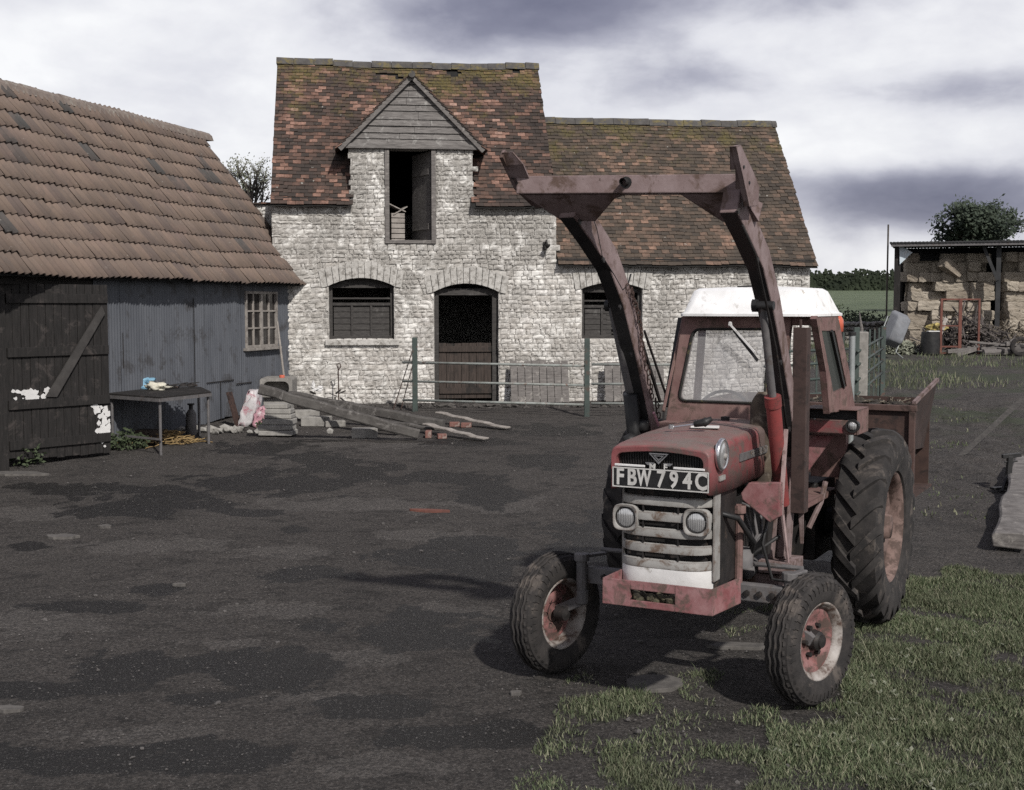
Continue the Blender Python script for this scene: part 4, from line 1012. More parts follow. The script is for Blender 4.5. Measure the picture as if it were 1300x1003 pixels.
# ------------------------------ loader
XR, XL = .53, -.50
def arm(pts, X, name):
    w = MB(); n = len(pts); t = .105; vs = []
    for i, (y, z, h) in enumerate(pts):
        a = pts[max(0, i-1)]; b = pts[min(n-1, i+1)]; d = Vector((0, b[0]-a[0], b[1]-a[1])).normalized(); q = Vector((0, d.z, -d.y))
        for sx, sq_ in ((-1, -1), (1, -1), (1, 1), (-1, 1)): vs.append(Vector((X+sx*t/2, y, z))+q*(sq_*h/2))
    fs = [(i*4+k, i*4+(k+1) % 4, (i+1)*4+(k+1) % 4, (i+1)*4+k) for i in range(n-1) for k in range(4)]+[(0,1,2,3), (n*4-1, n*4-2, n*4-3, n*4-4)]
    w.add(vs, fs); a_ = w.build(name, M['mauve'], tr, bev=.008)
    w = MB(); u_ = []; sgn = 1 if False else 0                        # black strip on the closed arm paints the shade of an open channel
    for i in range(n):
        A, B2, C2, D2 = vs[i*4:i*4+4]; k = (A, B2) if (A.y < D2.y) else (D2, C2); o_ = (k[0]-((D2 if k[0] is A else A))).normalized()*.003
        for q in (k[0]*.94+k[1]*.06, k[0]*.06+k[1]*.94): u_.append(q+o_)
    w.add(u_, [(2*i, 2*i+1, 2*i+3, 2*i+2) for i in range(n-1)]); w.build('channel_shade', M['black'], a_)
    return a_
def apts(X, L): return [(U(px, py, 0, X).y, U(px, py, 0, X).z, h) for px, py, h in L]
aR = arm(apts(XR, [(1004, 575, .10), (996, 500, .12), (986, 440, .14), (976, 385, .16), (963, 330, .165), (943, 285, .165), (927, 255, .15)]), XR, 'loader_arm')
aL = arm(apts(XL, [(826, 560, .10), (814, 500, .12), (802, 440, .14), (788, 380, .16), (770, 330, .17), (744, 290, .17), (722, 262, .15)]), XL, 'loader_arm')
# cross member
cl = U(660, 236, 1, -.80); cr_ = U(947, 234, 1, -.62)
w = MB(); w.beam(cl, cr_, .13, .105, up=(0, 0, 1)); cb = w.build('cross_beam', M['mauve'], tr, bev=.006)
cd = (cr_-cl); 
def cp(px): f = (px-660)/(947-660); return cl+cd*f
# underslung belly plates
for (a, b, m) in ((668, 795, 718), (945, 870, 936)):
    A, B_, Mm = cp(a), cp(b), cp(m); w = MB(); e = (B_-A).normalized(); F0 = Vector((0, -.055, -.054)); lo = Vector((0, .16, -.20))
    P_ = [A+F0, B_+F0, Mm+e*.13+lo, Mm-e*.08+lo]; bk = Vector((0, .07, .11)); Q_ = [A+Vector((0, .06, -.05)), B_+Vector((0, .06, -.05)), Mm+e*.13+lo+bk, Mm-e*.08+lo+bk]
    w.add(P_+Q_, [(0,1,2,3),(4,7,6,5),(0,4,5,1),(1,5,6,2),(2,6,7,3),(3,7,4,0)]); w.build('belly_plate', M['mauve'], tr)
# bucket attachment horns
def horn(X, poly, name='attachment_horn'):
    w = MB(); P_ = [U(a, b, 0, X) for a, b in poly]; w.prism([(p.y, p.z) for p in P_], X-.012, X+.012, 'YZ'); ho = w.build(name, M['mauve'], tr)
    w = MB()
    for f in (.35, .5, .62, .8):
        q = P_[0].lerp(P_[len(P_)//2], f)+Vector((0, .02, 0)); 
        w.lathe([(-.016, .009), (.016, .009), (.016, 0.0005)], 8, Matrix.Translation((X, q.y+.01, q.z-.02)))
    w.build('pin_hole', M['black'], ho); return ho
hx = cl.x-.03
w = MB()
hp = [U(a, b, 0, hx) for a, b in ((636, 200), (640, 190), (649, 212), (664, 232), (684, 246), (678, 262), (655, 240))]
w.prism([(p.y, p.z) for p in hp], hx-.012, hx+.012, 'YZ'); 
for (a, b) in ((0, 6), (6, 5)): pass
# flange along the horn's edge: gives it width across
fl = [(637, 194), (641, 210), (648, 226), (657, 241), (668, 253), (680, 264)]
for a, b in zip(fl, fl[1:]):
    A, B_ = U(*a, 0, hx), U(*b, 0, hx); ka, kb = (.07 if a[1] < 200 else .12), .12; w.add([A, B_, B_+Vector((kb, 0, 0)), A+Vector((ka, 0, 0)), A+Vector((0, .012, .004)), B_+Vector((0, .012, .004)), B_+Vector((kb, .012, .004)), A+Vector((ka, .012, .004))], [(0,1,2,3),(4,7,6,5),(0,4,5,1),(1,5,6,2),(2,6,7,3),(3,7,4,0)])
h1 = w.build('attachment_horn', M['mauve'], tr)
w = MB()
for q in ((652, 226), (657, 232), (650, 214)):
    p = U(*q, 1, cl.y-.06); w.lathe([(-.012, .008), (0, .008), (0, 0.0005)], 8, Matrix.Translation(p), 'Y')
w.build('pin_hole', M['black'], h1)
hx = cr_.x+.05; w = MB()
hp = [U(a, b, 0, hx) for a, b in ((931, 186), (937, 184), (952, 215), (961, 238), (959, 262), (948, 262), (940, 225))]
w.prism([(p.y, p.z) for p in hp], hx-.015, hx+.015, 'YZ')
fl = [(931, 186), (938, 215), (945, 240)]
for a, b in zip(fl, fl[1:]):
    A, B_ = U(*a, 0, hx), U(*b, 0, hx); w.add([A, B_, B_+Vector((-.05, 0, 0)), A+Vector((-.02, 0, 0)), A+Vector((0, .012, .004)), B_+Vector((0, .012, .004)), B_+Vector((-.05, .012, .004)), A+Vector((-.02, .012, .004))], [(0,1,2,3),(4,7,6,5),(0,4,5,1),(1,5,6,2),(2,6,7,3),(3,7,4,0)])
h2 = w.build('attachment_horn', M['mauve'], tr)
w = MB()
for q in ((944, 212), (951, 232)):
    p = U(*q, 0, hx+.016); w.lathe([(-.002, .009), (.006, .009), (.006, .0005)], 8, Matrix.Translation(p))
w.build('pin_hole', M['black'], h2)
w = MB(); p = cp(805)+Vector((0, -.07, .01)); w.lathe([(-.05, .022), (.0, .022), (.0, .034), (.03, .034), (.03, .02), (.07, .02)], 12, Matrix.Translation(p), 'Y'); w.build('centre_pin', M['black'], tr)
# cylinders, posts
def cyl(X, top, mid, bot, matl, r0=.024, r1=.046):
    T, Md, B_ = [U(*q, 0, X) for q in (top, mid, bot)]
    w = MB(); w.tube([T, Md], r0, 12); rd = w.build('cylinder_rod', M['greymetal'], tr, auto=40)
    w = MB(); d = (B_-Md).normalized(); w.tube([Md-d*.01, Md+d*.06, Md+d*.061, B_], [r1*1.12, r1*1.12, r1, r1], 16); w.build('lift_cylinder', matl, tr, auto=40)
    w = MB(); w.tube([T+Vector((-.05, 0, 0)), T+Vector((.07, 0, 0))], .028, 10); w.tube([T+Vector((-.06, 0, 0)), T+Vector((-.03, 0, 0))], .04, 10); w.build('pivot_pin', M['black'], tr, auto=40)
cyl(XR+.02, (968, 388), (981, 505), (993, 640), M['brightred'], .024, .047)
cyl(XL-.05, (780, 388), (803, 500), (818, 560), M['black'], .045, .06)
w = MB()
a, b = U(1004, 560, 0, XR), U(984, 735, 0, XR)
w.beam((XR, a.y, a.z+.05), (XR, b.y+.18, .80), .10, .02, up=(0, 1, 0)); w.beam((XR+.04, a.y-.03, a.z+.04), (XR+.04, b.y+.12, .80), .012, .10, up=(0, 1, 0), h2=.14); w.beam((XR-.05, a.y-.03, a.z-.1), (XR-.05, b.y+.12, .80), .012, .07, up=(0, 1, 0), h2=.12)
w.box(XR-.12, XR+.1, b.y+.02, b.y+.3, .72, .80); w.box(C+.1, XR, b.y+.08, b.y+.22, .60, .70)
w.build('loader_post', M['mauve'], tr, bev=.004)
a, b = U(826, 555, 0, XL), U(800, 720, 0, XL)
w = MB(); w.beam((XL, a.y, a.z+.05), (XL, a.y, .8), .10, .08, up=(0, 1, 0)); w.build('loader_post', M['mauve'], tr, bev=.004)
w = MB(); w.tube([(XR, a.y-.02, a.z), (XR+.07, a.y-.02, a.z)], .035, 10); w.tube([(XL-.08, a.y, a.z), (XL+.08, a.y, a.z)], .035, 10); w.build('arm_pivot', M['darkmetal'], tr)
# pale flat stay on post, rear upright bar
w = MB(); w.beam(U(998, 545, 0, XR+.07), U(992, 640, 0, XR+.07), .02, .03, up=(0, 1, 0)); w.beam(U(992, 640, 0, XR+.07), U(1002, 728, 0, XR+.07), .012, .045, up=(0, 1, 0), h2=.02); w.build('flat_stay', mat('scraped_pink_bar', (.36,.25,.24), (.25,.16,.155), 9, (.13,.08,.065), .58, 9, .7), tr)
w = MB(); w.box(.575, .665, .44, .46, 1.10, 2.30); w.box(.575, .59, .46, .54, 1.10, 2.30); w.box(.65, .665, .46, .54, 1.10, 2.30); w.box(.61, .625, .455, .47, 2.30, 2.35); w.build('upright_channel', mat('dark_rusty_channel', (.045,.026,.023), (.06,.036,.031), 8, (.03,.02,.018), .55, 7, .9), tr, bev=.003)
# brace near left arm, cables and chain
w = MB(); w.tube([U(818, 420, 0, XL), U(845, 500, 0, XL), U(842, 535, 0, XL)], .010, 6); w.tube([U(812, 425, 0, XL), U(838, 510, 0, XL)], .014, 6); w.build('stay_rod', M['darkmetal'], tr)
w = MB(); xs_ = XL+.05
pts_ = [U(*q, 0, xs_) for q in ((749, 268), (757, 290), (764, 325), (780, 350), (790, 368), (797, 362), (801, 348))]
w.tube(pts_, .006, 5); hs_ = w.build('hydraulic_hose', M['black'], tr, smooth=True)
w = MB(); pl = [U(*q, 0, xs_+.03) for q in ((799, 362), (806, 385), (812, 410), (815, 440), (820, 470), (828, 500), (836, 530))]
for a, b in zip(pl, pl[1:]):
    for k in range(5):
        c_ = a.lerp(b, (k+.5)/5)+Vector((rnd(-.012, .012), rnd(-.012, .012), 0)); ang = (k % 2)*math.pi/2+rnd(-.4, .4)
        w.tube([c_+Vector((.012*math.cos(t)*math.cos(ang), .012*math.cos(t)*math.sin(ang), .022*math.sin(t))) for t in [q*math.pi/4 for q in range(8)]], .0045, 5, True)
w.build('hanging_chain', M['rust'], tr)
w = MB()
for q in ((800, 560), (822, 575), (815, 540), (835, 565)): p = U(*q, 0, XL); w.blob(p, (.05, .06, .06), q[0], .3, 1)
w.tube([U(800, 500, 0, XL-.04), U(806, 560, 0, XL-.05), U(812, 590, 0, XL)], .05, 10); w.build('control_valve', M['black'], tr, smooth=True)
w = MB(); p = U(835, 535, 0, XL+.02); w.box(XL+.02, XL+.16, p.y, p.y+.2, 1.38, 1.62); w.build('side_bracket', M['cabred'], tr, bev=.008)
w = MB(); w.tube([U(830, 524, 0, XL+.1), U(836, 540, 0, XL+.1)], .01, 6); w.build('pink_tie', M['sackpink'], tr)
# track rod, hoses, seams, bolts
w = MB(); w.tube([(-.66, .22, az+.13), (.72, .24, az+.13)], .016, 8); w.build('track_rod', M['greymetal'], tr)
w = MB(); w.box(C-.004, C+.004, -.45, .8, 1.66, 1.6725); w.box(C-.31, C+.31, .52, .526, 1.655, 1.662)
for X, L in ((XR+.055, ((1000, 560), (992, 500), (984, 440), (972, 385), (958, 325), (942, 285))), (XR-.02, ((975, 500), (972, 450), (966, 400)))):
    w = MB(); w.tube([U(a, b, 0, X)+Vector((.004, 0, .01*math.sin(i*2))) for i, (a, b) in enumerate(L)], .008, 6); w.build('hydraulic_pipe', M['darkmetal'], tr, smooth=True)
for X, L in ((XR+.0535, ((961, 330), (977, 390), (990, 460), (1001, 545), (936, 268))), (XL+.0535, ((765, 330), (786, 390), (800, 450), (735, 282)))):
    for a, b in L: w = MB(); p = U(a, b, 0, X); w.lathe([(0, .018), (.010, .018), (.011, .001)], 6, Matrix.Translation(p)); w.build('arm_bolt', M['darkmetal'], tr)
for f in (.08, .3, .68, .93):
    w = MB(); p = cl.lerp(cr_, f)+Vector((0, -.0545, 0)); w.lathe([(0, .012), (-.008, .012), (-.009, .001)], 8, Matrix.Translation(p), 'Y'); w.build('beam_bolt', M['rust'], tr)
w = MB(); w.lathe([(1.655, .03), (1.69, .03), (1.695, .001)], 14, Matrix.Translation((C, .62, 0)), 'Z'); w.build('filler_cap', M['darkmetal'], tr)
w = MB(); w.tube([(C+.2, -.3, 1.2), (C+.36, -.2, 1.15), (C+.37, .1, .95), (C+.3, .2, .8)], .018, 8); w.build('radiator_hose', M['black'], tr, smooth=True)
# ------------------------------ cab
yF, yB = 1.0, 1.36
q = lambda px, py, y=yF: U(px, py, 1, y)
cxl, cxr = q(864, 400).x, q(992, 400).x
zt_, zb_ = q(900, 400).z, q(900, 540).z
P_tl, P_tr = Vector((cxl, yF+.05, zt_)), Vector((cxr+.06, yF+.05, zt_))
P_bl, P_br = Vector((q(848, 515).x, yF-.05, zb_)), Vector((cxr-.0, yF-.05, zb_))
# windscreen frame: outer quad minus rounded glass
gq = [q(878, 418), q(975, 418), q(972, 512), q(863, 508)]
def rounded(pts, r=.05, n=5):
    out = []; m = len(pts)
    for i in range(m):
        p = pts[i]; a = (pts[i-1]-p).normalized(); b = (pts[(i+1) % m]-p).normalized()
        A, B_ = p+a*r, p+b*r
        for k in range(n+1): t = k/n; out.append(A*(1-t)**2+p*2*t*(1-t)+B_*t*t)
    return out
def yl(z): return yF+.05-.10*(zt_-z)/(zt_-zb_)
inner = rounded([Vector((p.x, yl(p.z), p.z)) for p in gq], .06, 5)
def outer_pt(i, n):
    return None
cent = sum(inner, Vector())/len(inner)
quad = [P_tl, P_tr, P_br, P_bl]
def hitq(d):   # ray from centre to the outer quad, in x/z
    best = None
    for i in range(4):
        a, b = quad[i], quad[(i+1) % 4]; ex, ez = b.x-a.x, b.z-a.z; den = d.x*ez-d.z*ex
        if abs(den) < 1e-9: continue
        t = ((a.x-cent.x)*ez-(a.z-cent.z)*ex)/den; s_ = ((a.x-cent.x)*d.z-(a.z-cent.z)*d.x)/den
        if t > 0 and -1e-4 <= s_ <= 1.0001 and (best is None or t < best): best = t
    x, z = cent.x+d.x*best, cent.z+d.z*best; return Vector((x, yl(z), z))
dirs = [(p-cent) for p in inner]+[(p-cent) for p in quad]
dirs.sort(key=lambda d: math.atan2(d.z, d.x))
def hiti(d):
    best = None; m = len(inner)
    for i in range(m):
        a, b = inner[i], inner[(i+1) % m]; ex, ez = b.x-a.x, b.z-a.z; den = d.x*ez-d.z*ex
        if abs(den) < 1e-12: continue
        t = ((a.x-cent.x)*ez-(a.z-cent.z)*ex)/den; s_ = ((a.x-cent.x)*d.z-(a.z-cent.z)*d.x)/den
        if t > 0 and -1e-3 <= s_ <= 1.001 and (best is None or t < best): best = t
    x, z = cent.x+d.x*best, cent.z+d.z*best; return Vector((x, yl(z), z))
O_ = [hitq(d) for d in dirs]; I_ = [hiti(d) for d in dirs]; m = len(dirs); w = MB(); bk = Vector((0, .05, 0))
w.add(O_+I_+[p+bk for p in O_]+[p+bk for p in I_], [(i, (i+1) % m, m+(i+1) % m, m+i) for i in range(m)]+[(2*m+i, 2*m+(i+1) % m, 3*m+(i+1) % m, 3*m+i) for i in range(m)]+[(m+i, m+(i+1) % m, 3*m+(i+1) % m, 3*m+i) for i in range(m)]+[(i, (i+1) % m, 2*m+(i+1) % m, 2*m+i) for i in range(m)])
wf_ = w.build('windscreen_frame', M['cabred'], tr)
w = MB(); w.add([p+Vector((0, .012, 0)) for p in inner], [tuple(range(len(inner)))]); w.build('windscreen', M['glass'], wf_)
w = MB(); w.tube([p+Vector((0, -.004, 0)) for p in inner], .010, 6, True); w.build('rubber_seal', mat('seal_with_moss', (.015,.015,.014), (.025,.024,.022), 6, (.13,.11,.03), .60, 14, .9), wf_, smooth=True)
w = MB(); a, b = U(927, 412, 1, yF-.06), U(958, 447, 1, yF-.06); w.beam(a, b, .012, .012); w.tube([a+Vector((-.01, .03, .01)), a], .014, 8); wp = w.build('wiper', M['white'], tr)
w = MB(); w.beam(a+Vector((.02, .02, -.04)), U(962, 458, 1, yF-.04), .01, .02); w.build('wiper_blade', M['black'], wp)
# header, side frames, rear frame
RXo = .61
w = MB(); w.beam(P_tr+Vector((-.06, .03, -.035)), Vector((RXo-.06, yF+.12, zt_-.035)), .05, .07); w.beam((cxl, yF+.1, zt_-.03), (cxl-.06, yB+.3, zt_-.03), .05, .06)
w.beam((RXo-.06, yF+.10, zt_-.03), (RXo-.07, yB+.3, zt_-.03), .05, .06); w.beam((cxl-.06, yB+.3, zt_-.03), (RXo-.05, yB+.3, zt_-.03), .05, .06)
w.beam((cxl-.06, yB+.3, zt_), (cxl-.14, yB+.35, 1.45), .05, .05)
w.build('cab_frame', M['cabred'], tr, bev=.006)
# rear quarter panel with slot window, seen through beyond the upright
A = [U(1033, 403, 0, RXo), U(1062, 402, 0, RXo), U(1076, 470, 0, RXo), U(1084, 520, 0, RXo), U(1050, 524, 0, RXo), U(1045, 470, 0, RXo)]
Wn = [U(1041, 420, 0, RXo), U(1058, 420, 0, RXo), U(1073, 490, 0, RXo), U(1056, 498, 0, RXo)]
w = MB()
def pan(ps): w.prism([(p.y, p.z) for p in ps], RXo-.012, RXo+.012, 'YZ')
pan([A[0], A[1], Wn[1], Wn[0]]); pan([A[1], A[2], A[3], Wn[2], Wn[1]]); pan([A[3], A[4], Wn[3], Wn[2]]); pan([A[4], A[5], A[0], Wn[0], Wn[3]])
w.beam(A[0], A[5], .045, .035); w.beam(A[5], A[4], .045, .035)
qp = w.build('quarter_panel', M['cabred'], tr)
w = MB(); w.prism([(p.y, p.z) for p in Wn], RXo-.004, RXo+.004, 'YZ'); dg_ = NT('dark_cab_glass'); dg_.base((.05,.055,.052)); dg_.rough(.12); w.build('slot_window', dg_.m, qp)
w = MB(); w.beam(U(1055, 420, 0, RXo+.014), U(1071, 492, 0, RXo+.014), .02, .025); w.build('window_seal', M['black'], qp)
# lower cab and floor
w = MB(); w.box(cxl-.02, cxr+.02, yF-.02, yF+.02, 1.30, zb_+.01); w.box(-.42, .5, yF, 2.0, 1.02, 1.06); w.box(-.5, -.42, yF+.1, yB+.3, 1.06, 1.6)
w.build('cab_bulkhead', M['cabred'], tr)
w = MB(); pc_ = U(917, 518, 1, 1.30); w.tube([(pc_.x+.19*math.cos(t), 1.30+.08*math.sin(t), pc_.z+.15*math.sin(t)-.03) for t in [k*math.pi/16 for k in range(32)]], .012, 8, True)
w.tube([(pc_.x, 1.30, pc_.z-.03), (pc_.x, 1.05, 1.45)], .02, 8)
for a in (.5, 2.6, 4.7): w.tube([(pc_.x, 1.30, pc_.z-.03), (pc_.x+.19*math.cos(a), 1.30+.08*math.sin(a), pc_.z+.15*math.sin(a)-.03)], .008, 6)
w.build('steering_wheel', M['black'], tr, smooth=True)
w = MB(); w.box(C-.22, C+.22, 1.75, 2.1, 1.22, 1.32); w.box(C-.22, C+.22, 2.1, 2.18, 1.3, 1.58); w.tube([(C, 1.9, 1.05), (C, 1.9, 1.22)], .05, 8); w.build('seat', M['black'], tr, bev=.03)
# roof
rb = [U(861, 400, 1, .93), U(1050, 402, 1, 1.02)]
x0, x1 = rb[0].x, .585; y0, y1 = .93, 1.78; z0 = zt_-.01; z1 = U(950, 366, 1, 1.15).z
w = MB()
def rsec(x0, x1, y0, y1, z, n=3, r=.06):
    out = []
    for (cx, cy, a0) in ((x0+r, y0+r, math.pi), (x1-r, y0+r, 1.5*math.pi), (x1-r, y1-r, 0), (x0+r, y1-r, .5*math.pi)):
        for k in range(n+1): a = a0+k/n*math.pi/2; out.append((cx+r*math.cos(a), cy+r*math.sin(a), z))
    return out
rings = [rsec(x0+.02, x1-.02, y0+.02, y1-.02, z0), rsec(x0, x1, y0, y1, z0+.003), rsec(x0, x1, y0, y1, z0+.02), rsec(x0+.02, x1-.02, y0+.015, y1-.02, z0+.03), rsec(x0+.055, x1-.08, y0+.10, y1-.10, z1-.02, r=.08), rsec(x0+.08, x1-.11, y0+.14, y1-.14, z1, r=.08), rsec(x0+.25, x1-.28, y0+.3, y1-.3, z1+.012, r=.08)]
nn = 16; vs = sum(rings, []); w.add(vs, [(j*nn+i, j*nn+(i+1) % nn, (j+1)*nn+(i+1) % nn, (j+1)*nn+i) for j in range(6) for i in range(nn)]+[tuple(range(nn)), tuple(range(6*nn, 7*nn))])
w.build('cab_roof', M['roofwhite'], tr, auto=28)
w = MB(); w.beam((x0+.35, y0+.3, z1+.012), (x0+.55, y0+.3, z1+.02), .08, .012); w.build('roof_vent', M['black'], tr)
p = U(1062, 412, 1, 1.65); w = MB(); w.lathe([(-.06, .03), (-.05, .05), (.03, .05), (.06, .035), (.07, .001)], 16, Matrix.Translation(p), 'Z'); w.build('orange_beacon', M['orange'], tr, smooth=True)
w = MB(); w.beam(U(864, 404, 0, XL), U(845, 516, 0, XL), .03, .03); w.build('black_stay', M['black'], tr)
w = MB(); w.tube([U(868, 402, 0, XL+.05), U(842, 522, 0, XL+.05)], .012, 6); w.build('side_tube', M['cabred'], tr)
# lamp box, bracket
yL = 1.5; a, b = U(1018, 522, 1, yL), U(1089, 549, 1, yL)
w = MB(); zt2, zb2 = U(1050, 519, 1, yL).z, U(1050, 551, 1, yL).z; zm = U(1050, 533, 1, yL).z
w.box(a.x, b.x, yL+.004, yL+.02, zb2, zm); w.box(a.x, b.x, yL, yL+.34, zt2-.008, zt2); w.box(a.x, a.x+.01, yL, yL+.3, zb2, zt2-.008); w.box(b.x-.01, b.x, yL, yL+.34, zb2, zt2-.008); w.box(a.x+.01, b.x-.01, yL+.02, yL+.34, zb2, zb2+.008)
lb = w.build('mudguard_box', M['cabred'], tr, bev=.006)
w = MB(); w.box(a.x+.01, b.x-.01, yL+.06, yL+.07, zm, zt2-.01); w.build('dark_slot', M['black'], lb)
w = MB(); w.box(a.x+.004, b.x-.1, yL-.002, yL+.003, zb2+.01, zm-.005); w.build('red_strip', M['red'], lb)
p = U(1082, 541, 1, yL-.02); w = MB(); w.lathe([(-.012, .001), (-.008, .022), (.0, .034), (.03, .036)], 20, Matrix.Translation(p), 'Y'); lm = w.build('small_lamp', M['lens'], lb, smooth=True)
w = MB(); w.lathe([(-.006, .036), (-.006, .048), (.04, .048)], 20, Matrix.Translation(p), 'Y'); w.build('lamp_ring', M['black'], lm)
w = MB(); tri = [U(x, y, 1, yL+.1) for x, y in ((1023, 552), (1060, 553), (1020, 607), (1017, 600))]; w.prism([(p.x, p.z) for p in tri], yL+.09, yL+.10); w.build('triangular_bracket', M['pinkred'], tr)
w = MB(); w.tube([(.50, yL+.15, 1.15), (.48, yL+.1, 1.0), (.42, yL, .82)], .02, 8); w.beam(U(1016, 610, 1, 1.3), U(1018, 690, 1, 1.3), .05, .02, up=(0, 1, 0), w2=.02); w.build('brake_lever', M['mauve'], tr)
w = MB(); p = U(1050, 570, 1, 1.9); w.box(p.x-.12, p.x+.14, 1.9, 1.98, 1.15, 1.5); w.build('inner_mudguard', M['cabred'], tr)
p0, p1 = U(1082, 424, 1, 2.0), U(1082, 600, 1, 2.0)
w = MB(); w.tube([(p0.x, 2., p0.z), (p0.x, 2., p1.z)], .024, 12); gp = w.build('grey_support_pipe', M['galv'], tr, auto=40); w = MB(); w.tube([(p0.x, 2., p0.z-.01), (p0.x, 2., p0.z+.015)], .03, 12); w.build('pipe_cap', M['black'], gp)
w = MB(); w.box(-.5, -.45, 1.6, 2.9, .75, .82); w.box(.55, .6, 1.6, 2.9, .65, .72); w.build('link_arm', M['darkmetal'], tr)
# things on the bonnet
p = U(893, 543, 2, 1.665); f2 = Frame(TF.M @ p, TF.rz+.3)
o = empty('paper_packet', f2, 'small white packet lying on the tractor bonnet', 'packet'); w = MB(); w.box(-.08, .10, -.04, .04, .0, .012); w.build('packet', M['white'], o, bev=.003)
p = U(885, 543, 2, 1.68); f2 = Frame(TF.M @ p, TF.rz+.2)
o = empty('bonnet_tool', f2, 'black handled tool with a bright tip beside the white packet on the bonnet', 'tool')
w = MB(); w.tube([(-.02, 0, .02), (.05, 0, .035), (.09, .01, .06)], [.018, .026, .014], 8); w.blob((.05, 0, .04), (.035, .03, .03), 2, .3, 1); w.build('handle', M['black'], o, smooth=True)
w = MB(); w.tube([(-.15, -.01, -.0), (-.02, 0, .02)], .007, 6); w.lathe([(-.01, .018), (.015, .018)], 10, Matrix.Translation((-.16, -.01, .0)), 'Z'); w.build('shaft', M['chrome'], o)
# ------------------------------------------------------------------ transport box behind the tractor
tb = empty('transport_box', Frame(TF.M @ Vector((0, 3.35, 0)), TF.rz), 'rusty red transport box with flared end behind the tractor', 'farm box')
TB = Frame(TF.M @ Vector((0, 3.35, 0)), TF.rz)
a = TB.U(1163, 512, 1, -.2); zt3 = TB.U(1000, 509, 1, -.2).z; xR_ = a.x; zb3 = .85
w = MB(); w.box(-.95, xR_, -.2, -.185, zb3, zt3-.03); w.box(-.95, xR_-.02, -.19, .75, zb3-.02, zb3); w.box(-.95, -.935, -.185, .75, zb3, zt3); w.box(-.95, xR_-.05, .74, .755, zb3, zt3)
w.build('box_body', M['rust'], tb)
w = MB(); w.box(-.96, xR_+.01, -.235, -.175, zt3-.05, zt3); 
for x in (xR_-.05, xR_-.55, -.2): w.box(x, x+.05, -.235, -.2, zb3, zt3-.05)
w.build('top_rail', mat('rail_rust', (.075,.04,.034), (.10,.058,.048), 8, (.04,.025,.02), .55, 7, .85), tb, bev=.005)
w = MB(); pa = [TB.U(1160, 512, 1, -.2), TB.U(1190, 482, 1, .75), TB.U(1173, 568, 1, .75), TB.U(1156, 572, 1, -.2)]; tk = Vector((-.03, .005, 0)); w.add(pa+[p+tk for p in pa], [(0,1,2,3),(4,7,6,5),(0,4,5,1),(1,5,6,2),(2,6,7,3),(3,7,4,0)]); w.build('flared_end', mat('dark_rusted_plate', (.035,.021,.018), (.05,.03,.025), 9, (.025,.018,.016), .55, 7, .9), tb); w = MB(); w.beam(pa[0], pa[1], .03, .03); w.build('flared_rim', M['mauve'], tb)
hm = empty('dung_heap', Frame(TF.M @ Vector((0.1, 3.75, 1.2)), TF.rz), 'dark heap of dung and straw filling the rusty transport box', 'heap')
w = MB()
for _ in range(420): w.blob((rnd(-.9, xR_-.22), rnd(-.5, .2), rnd(.05, .40)), (rnd(.03, .08), rnd(.03, .07), rnd(.02, .05)), rnd(0, 99), .5, 1)
w.box(-.95, xR_-.25, -.5, .3, -.1, .12); w.build('dung', M['junk'], hm)
w = MB()
for _ in range(260):
    a = Vector((rnd(-.9, xR_-.3), rnd(-.5, .2), rnd(.25, .42))); w.beam(a, a+Vector((rnd(-.12, .12), rnd(-.1, .1), rnd(-.03, .05))), .008, .006)
w.build('straw', M['straw'], hm)
# ------------------------------------------------------------------ gates in front of the stone barn
def gate(name, A, B_, zs, label, cat, matl, brace=True, posts=(0, 1), ph=1.35, ext=.25, group=None, r=.023, nv=0):
    A = Vector(A); B_ = Vector(B_); o = empty(name, Vector((A.x, A.y, g(A.y))), label, cat, group); A0 = o.location
    d = (B_-A); 
    for z in zs:
        w = MB(); w.tube([A-d.normalized()*ext-A0+Vector((0, 0, z)), B_-A0+Vector((0, 0, z+g(B_.y)-g(A.y)+rnd(-.01, .01)))], r, 8); w.build('rail', matl, o, smooth=True)
    for k in posts:
        p = A.lerp(B_, k)-A0; w = MB(); w.box(p.x-.05, p.x+.05, p.y-.04, p.y+.04, -.05, ph); w.build('gate_post', M['greenpaint'], o, bev=.008)
    for k in range(nv):
        p = A.lerp(B_, (k+1)/(nv+1))-A0; w = MB(); w.box(p.x-.015, p.x+.015, p.y-.01, p.y+.01, .1, zs[0]); w.build('upright', matl, o)
    return o
gA = gr(527, 522); gB = gr(745, 528)
zsG = [atY(527, y, gA.y).z-g(gA.y) for y in (433, 457, 481, 503)]
gate('pipe_gate', (gA.x, gA.y, 0), (gB.x, gB.y, 0), zsG, 'rusty green pipe gate before the barn door, between two green posts', 'gate', M['railmetal'], posts=(0, 1), ph=1.42)
gC = atY(850, 500, gB.y-.1); gate('pipe_gate', (gB.x+.06, gB.y-.02, 0), (gC.x, gC.y, 0), zsG, 'pipe gate running from second green post to behind the tractor loader', 'gate', M['railmetal'], posts=(), ext=-.02)
w = MB(); o = empty('prop_rod', Vector((gA.x, gA.y+.3, g(gA.y))), 'two thin rusty rods leaning behind the left green gate post', 'rods')
w.tube([(-.05, .2, 1.25), (-.45, .0, 0)], .010, 6); w.tube([(-.05, .25, 1.0), (-.3, .0, 0)], .010, 6); w.build('rod', M['rust'], o)
